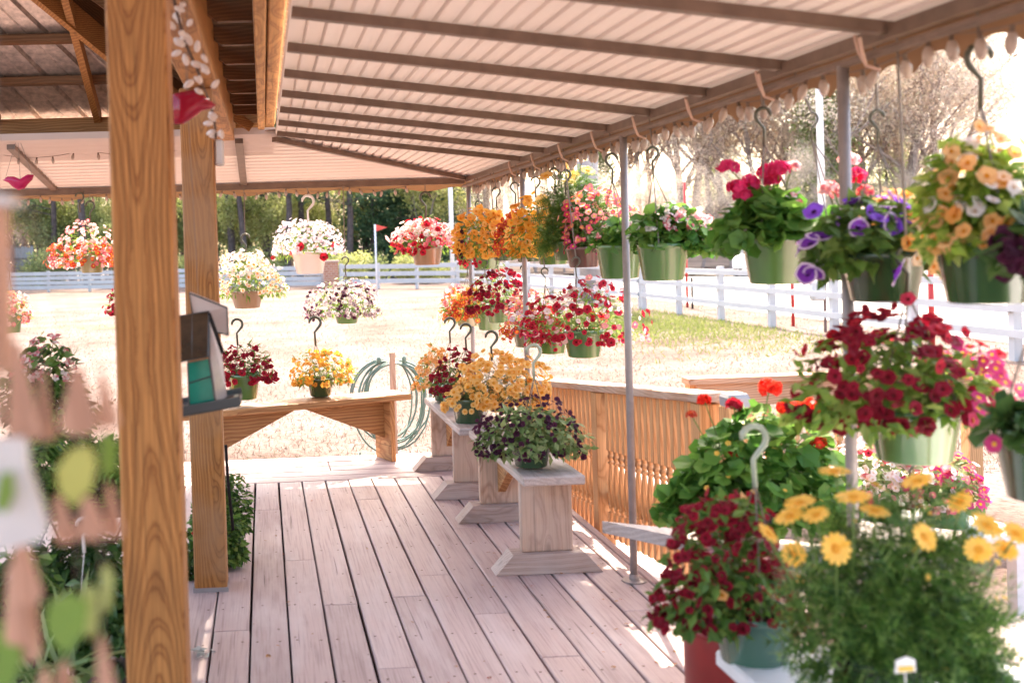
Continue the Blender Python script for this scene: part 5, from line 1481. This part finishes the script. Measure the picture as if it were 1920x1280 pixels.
# ------------------------------------------------------------------ trees
def leafcloud(mb, pts, size, rng, T=LEAF, mi=0):
    n = len(pts)
    b = MB(); b.inst(T, pts, rng.normal(size=(n, 3))+np.array([0, 0, .4]), size*(.6+.8*rng.random(n)), rng)
    off = mb.n; mb.V += b.V; mb.F += [tuple(i+off for i in f) for f in b.F]; mb.M += [mi]*len(b.M); mb.n += b.n
BARK = plain('bark_grey', (.20, .165, .14), .95, .1, 0, .35, 6)
BARKD = plain('bark_dark', (.10, .078, .075), .95, .1, 0, .35, 6)
BARKP = plain('bark_pale', (.34, .27, .24), .95, .1, 0, .25, 6)
EVG = island_mat('evergreen', [(.035, .08, .045), (.06, .12, .06), (.09, .16, .075), (.14, .21, .09)], .38, .6, .2)
SPR = island_mat('spring_leaf', [(.28, .33, .09), (.40, .43, .15), (.48, .47, .22), (.36, .37, .14)], .5, .6, .2)
BUD = island_mat('pale_buds', [(.74, .63, .54), (.80, .71, .62), (.70, .60, .50), (.70, .68, .50)], .62, .8, .1)
BUDR = island_mat('rosy_buds', [(.74, .59, .51), (.78, .66, .58), (.74, .68, .52)], .62, .8, .1)
MID = island_mat('mid_green', [(.20, .25, .09), (.28, .33, .13), (.36, .39, .18)], .5, .6, .2)
def tree_data(kind, seed):
    rg = np.random.default_rng(seed); rd = random.Random(seed)
    tr = MB(); cr = MB()
    if kind == 'pine':
        h = 17
        pts = [(0.15*math.sin(z*.4+seed), .15*math.cos(z*.5+seed), z) for z in np.linspace(0, h, 9)]
        tr.tube(pts, list(np.linspace(.24, .06, 9)), 8)
        cl = []
        for i in range(46):
            z = 4.5+ (h-4.5)*rd.random()**.8; a = rd.random()*6.3; L = 2.6*(1-(z-4.5)/(h-3))+.6
            e = Vector((L*math.cos(a), L*math.sin(a), z+.2)); tr.tube([(0, 0, z-.4), e*.6+Vector((0, 0, (z-.1)*.4)), e], [.05, .03, .012], 4)
            for s in range(5):
                c = np.array(tuple(e))*(1-.16*s)+np.array([0, 0, z*.16*s]); cl.append(c+rg.normal(size=(26, 3))*np.array([.38, .38, .22]))
        leafcloud(cr, np.concatenate(cl), .30, rg, NARROW)
        return tr, cr
    if kind in ('evergreen', 'dense'):
        h = 9.0
        tr.tube([(0, 0, 0), (0, 0, h*.9)], [.22, .04], 8)
        cl = []
        for i in range(150):
            f = rd.random()**.75; z = .3+(h-.5)*f; a = rd.random()*6.3; R = (2.7 if kind == 'dense' else 2.2)*(1-f)**.75+.15; R *= .70+.40*rd.random()
            cl.append(np.array([R*math.cos(a), R*math.sin(a), z-.25*R])+rg.normal(size=(40, 3))*np.array([.36, .36, .28]))
            if i % 3 == 0: tr.tube([(0, 0, z), (R*.9*math.cos(a), R*.9*math.sin(a), z-.2*R)], [.04, .01], 4)
        leafcloud(cr, np.concatenate(cl), .24, rg, LEAF)
        return tr, cr
    # branching kinds
    tips = []
    def grow(p, d, L, r, depth):
        n = 4; pts = [p]; q = p.copy(); dd = d.copy()
        for i in range(n):
            dd = (dd + Vector((rd.gauss(0, .13), rd.gauss(0, .13), rd.gauss(.03, .08)))).normalized(); q = q+dd*(L/n); pts.append(q.copy())
        tr.tube(pts, [r*(1-.45*i/n) for i in range(n+1)], 6 if depth == 0 else (4 if depth < 2 else 3), caps=False)
        if depth >= 2: tips.extend(pts[1:])
        if depth < dmax:
            for j in range(rd.choice([3, 4]) if depth else 6):
                k = rd.choice([1, 2, 3, 4]) if depth else rd.choice([2, 3, 4]); b = pts[k]
                ax = Vector((rd.gauss(0, 1), rd.gauss(0, 1), rd.gauss(0, .4))).normalized()
                nd = (dd*.75+ax*.75+Vector((0, 0, .18))).normalized()
                grow(b, nd, L*rd.uniform(.5, .72), r*.5*(1-.1*k), depth+1)
    dmax = 4 if kind.startswith('bare') else 3
    H0 = {'bare': 4.6, 'barerosy': 4.4, 'sapling': 3.2, 'green': 3.6}[kind]
    grow(Vector((0, 0, 0)), Vector((0, 0, 1)), H0, .13 if kind != 'sapling' else .07, 0)
    tips = np.array([tuple(t_) for t_ in tips])
    per = {'bare': 9, 'barerosy': 10, 'sapling': 12, 'green': 26}[kind]
    pts = np.repeat(tips, per, 0)+rg.normal(size=(len(tips)*per, 3))*(.24 if kind != 'green' else .32)
    rg.shuffle(pts); pts = pts[:15000]
    leafcloud(cr, pts, {'bare': .075, 'barerosy': .075, 'sapling': .17, 'green': .22}[kind], rg, LEAF)
    return tr, cr
def bush_data(seed):
    rg = np.random.default_rng(seed); tr = MB(); cr = MB()
    for i in range(6): tr.tube([(0, 0, 0), (rg.normal()*.5, rg.normal()*.5, .9)], [.03, .01], 4)
    p, o = mound(rg, 2400, (0, 0, .75), 1.0, 1.0, .85, .7, -.9, .45, .3)
    leafcloud(cr, p, .13, rg, LEAF)
    return tr, cr
KINDS = {}
for kind, mats, seeds in (('pine', (BARKD, EVG), (1, 2)), ('evergreen', (BARKD, EVG), (3, 4)), ('dense', (BARKD, MID), (5,)), ('bare', (BARKP, BUD), (6, 7, 8)), ('barerosy', (BARKP, BUDR), (9, 10)), ('sapling', (BARK, SPR), (11, 12)), ('green', (BARK, MID), (13,))):
    KINDS[kind] = []
    for s in seeds:
        tr, cr = tree_data(kind, s)
        a = tr.build('trunk', mats[0]); b = cr.build('crown', mats[1])
        KINDS[kind].append((a.data, b.data)); bpy.data.objects.remove(a); bpy.data.objects.remove(b)
KINDS['bush'] = []
for s, mt in ((20, SPR), (21, MID)):
    tr, cr = bush_data(s); a = tr.build('trunk', BARK); b = cr.build('crown', mt)
    KINDS['bush'].append((a.data, b.data)); bpy.data.objects.remove(a); bpy.data.objects.remove(b)
NM = {'pine': ('pine_tree', 'tall dark trunked pine standing in the wood beyond the far fence', 'pines beyond the far fence'),
      'evergreen': ('evergreen_tree', 'dense dark evergreen beyond the far fence', 'dark evergreens beyond the fence'),
      'dense': ('broadleaf_tree', 'mid green rounded tree among the bare trees', 'green trees among the bare ones'),
      'bare': ('bare_tree', 'pale bare spring tree with fine budding twigs on the slope beyond the road', 'bare trees on the slope'),
      'barerosy': ('bare_tree', 'rosy tinged bare tree with red buds on the slope beyond the road', 'rosy bare trees on the slope'),
      'sapling': ('young_tree', 'slender young tree in fresh yellow green leaf before the pines', 'young trees before the pines'),
      'green': ('broadleaf_tree', 'open leafy green tree beyond the fence', 'leafy trees beyond the fence'),
      'bush': ('round_bush', 'round pale green bush just behind the far fence', 'bushes behind the far fence')}
def hill_z(x, y):
    rise = max(0.0, (y-74)/66)
    return GZ + 9.0*rise*max(0, min(1, (x-2)/22))*(1.0 - 0.55*max(0, min(1, (x-45)/30)))
def plant(kind, x, y, s, var=0, rz=None, zb=None, label=None):
    a, b = KINDS[kind][var % len(KINDS[kind])]
    nm, lb, gp = NM[kind]
    t = thing(nm, (x, y, hill_z(x, y) if zb is None else zb), label or lb, 'bush' if kind == 'bush' else 'tree', gp, rd_.random()*6.3 if rz is None else rz)
    t.scale = (s, s, s*rd_.uniform(.9, 1.12))
    for n_, d in (('trunk', a), ('crown', b)):
        o = bpy.data.objects.new(n_, d); COL.objects.link(o); o.parent = t
rd_ = random.Random(5)
def at(u, Y): return P(u, 470, Y=Y).x
# wood on the left: pine trunks, young trees and rosy twigs between them, dark evergreens towards the corner
for u, Y in ((20, 84), (75, 80), (130, 86), (185, 82), (325, 78), (430, 74), (455, 72), (500, 76), (541, 70), (562, 74), (615, 73), (655, 70), (690, 78), (345, 88), (100, 76), (250, 86), (380, 90), (590, 92), (160, 74), (470, 80), (525, 82)):
    plant('pine', at(u, Y), Y, rd_.uniform(.95, 1.2), rd_.randint(0, 1))
for u, Y in ((45, 78), (90, 82), (150, 80), (205, 80), (418, 77), (475, 74), (505, 79), (515, 73), (600, 76), (640, 78), (790, 69), (330, 80), (485, 84)):
    plant('sapling', at(u, Y), Y, rd_.uniform(1.1, 1.6), rd_.randint(0, 1))
for u, Y in ((700, 74), (725, 78), (752, 76), (775, 72), (800, 78), (835, 76), (865, 82), (668, 84), (60, 96), (170, 97), (455, 98), (530, 97), (605, 95), (390, 98), (120, 99), (240, 98), (310, 98), (0, 97), (735, 86), (812, 88)):
    plant('evergreen', at(u, Y), Y, rd_.uniform(1.0, 1.3), rd_.randint(0, 1))
for u, Y in ((110, 78), (200, 76), (440, 80), (345, 78), (815, 73)):
    plant('green', at(u, Y), Y, rd_.uniform(.7, 1.0), 0)
for u, Y, s in ((60, 82, 1.2), (95, 84, 1.3), (140, 83, 1.2), (30, 80, 1.1), (560, 84, 1.3), (590, 82, 1.2), (625, 84, 1.3), (545, 86, 1.2), (450, 88, 1.2)):
    plant('barerosy', at(u, Y), Y, s, rd_.randint(0, 1))
for u, Y, s, v in ((760, 58, 1.0, 0), (800, 57, .9, 0), (655, 56, 1.25, 0), (95, 73, 1.6, 1), (60, 74, 1.2, 0), (640, 60, 1.0, 0), (700, 62, .9, 1), (850, 58, .8, 0), (470, 70, 1.3, 0), (510, 69, 1.1, 1), (350, 71, 1.2, 0)):
    plant('bush', at(u, Y), Y, s, v)
# bare wood on the right
for i in range(34):
    u = 905 + 955*((i*0.618) % 1.0); Y = 72 + 26*((i*0.377) % 1.0)
    x = at(u, Y); s = 1.95+.65*rd_.random()
    if u > 1760: s *= .8
    plant('bare' if i % 3 else 'barerosy', x, Y, s, i)
for i in range(22):
    u = 900 + 960*((i*0.618+.31) % 1.0); Y = 69 + 5*((i*0.41) % 1.0)
    plant('barerosy' if i % 2 else 'bare', at(u, Y), Y, .62+.3*rd_.random(), i)
for u, Y, s in ((1545, 74, 1.25), (1560, 80, 1.2), (1665, 78, 1.0), (1130, 84, .9), (1350, 88, 1.0), (1700, 84, .85)):
    plant('dense', at(u, Y), Y, s, 0)
for u, Y, s in ((1480, 71, .9), (1420, 73, .8), (1250, 72, .8), (1620, 73, .7), (1000, 74, .8)):
    plant('sapling', at(u, Y), Y, s, 1)

# ------------------------------------------------------------------ fallen petals and spilt soil on the deck
mb = MB(); rg = np.random.default_rng(77)
for i in range(150):
    k = rg.random()
    x = 1.52-abs(rg.normal())*.22 if k < .7 else rg.uniform(-.1, 1.4)
    y = rg.uniform(2.9, 6.6)
    mb.inst(SMALL if i % 3 else LEAF, [(x, y, .004)], [(rg.normal()*.15, rg.normal()*.15, 1)], .010+.012*rg.random(), rg, )
tag(mb.build('fallen_petals', island_mat('fallen_petal', [(.30, .03, .04), (.5, .25, .08), (.25, .14, .08), (.55, .40, .34)], .2)), kind='stuff')
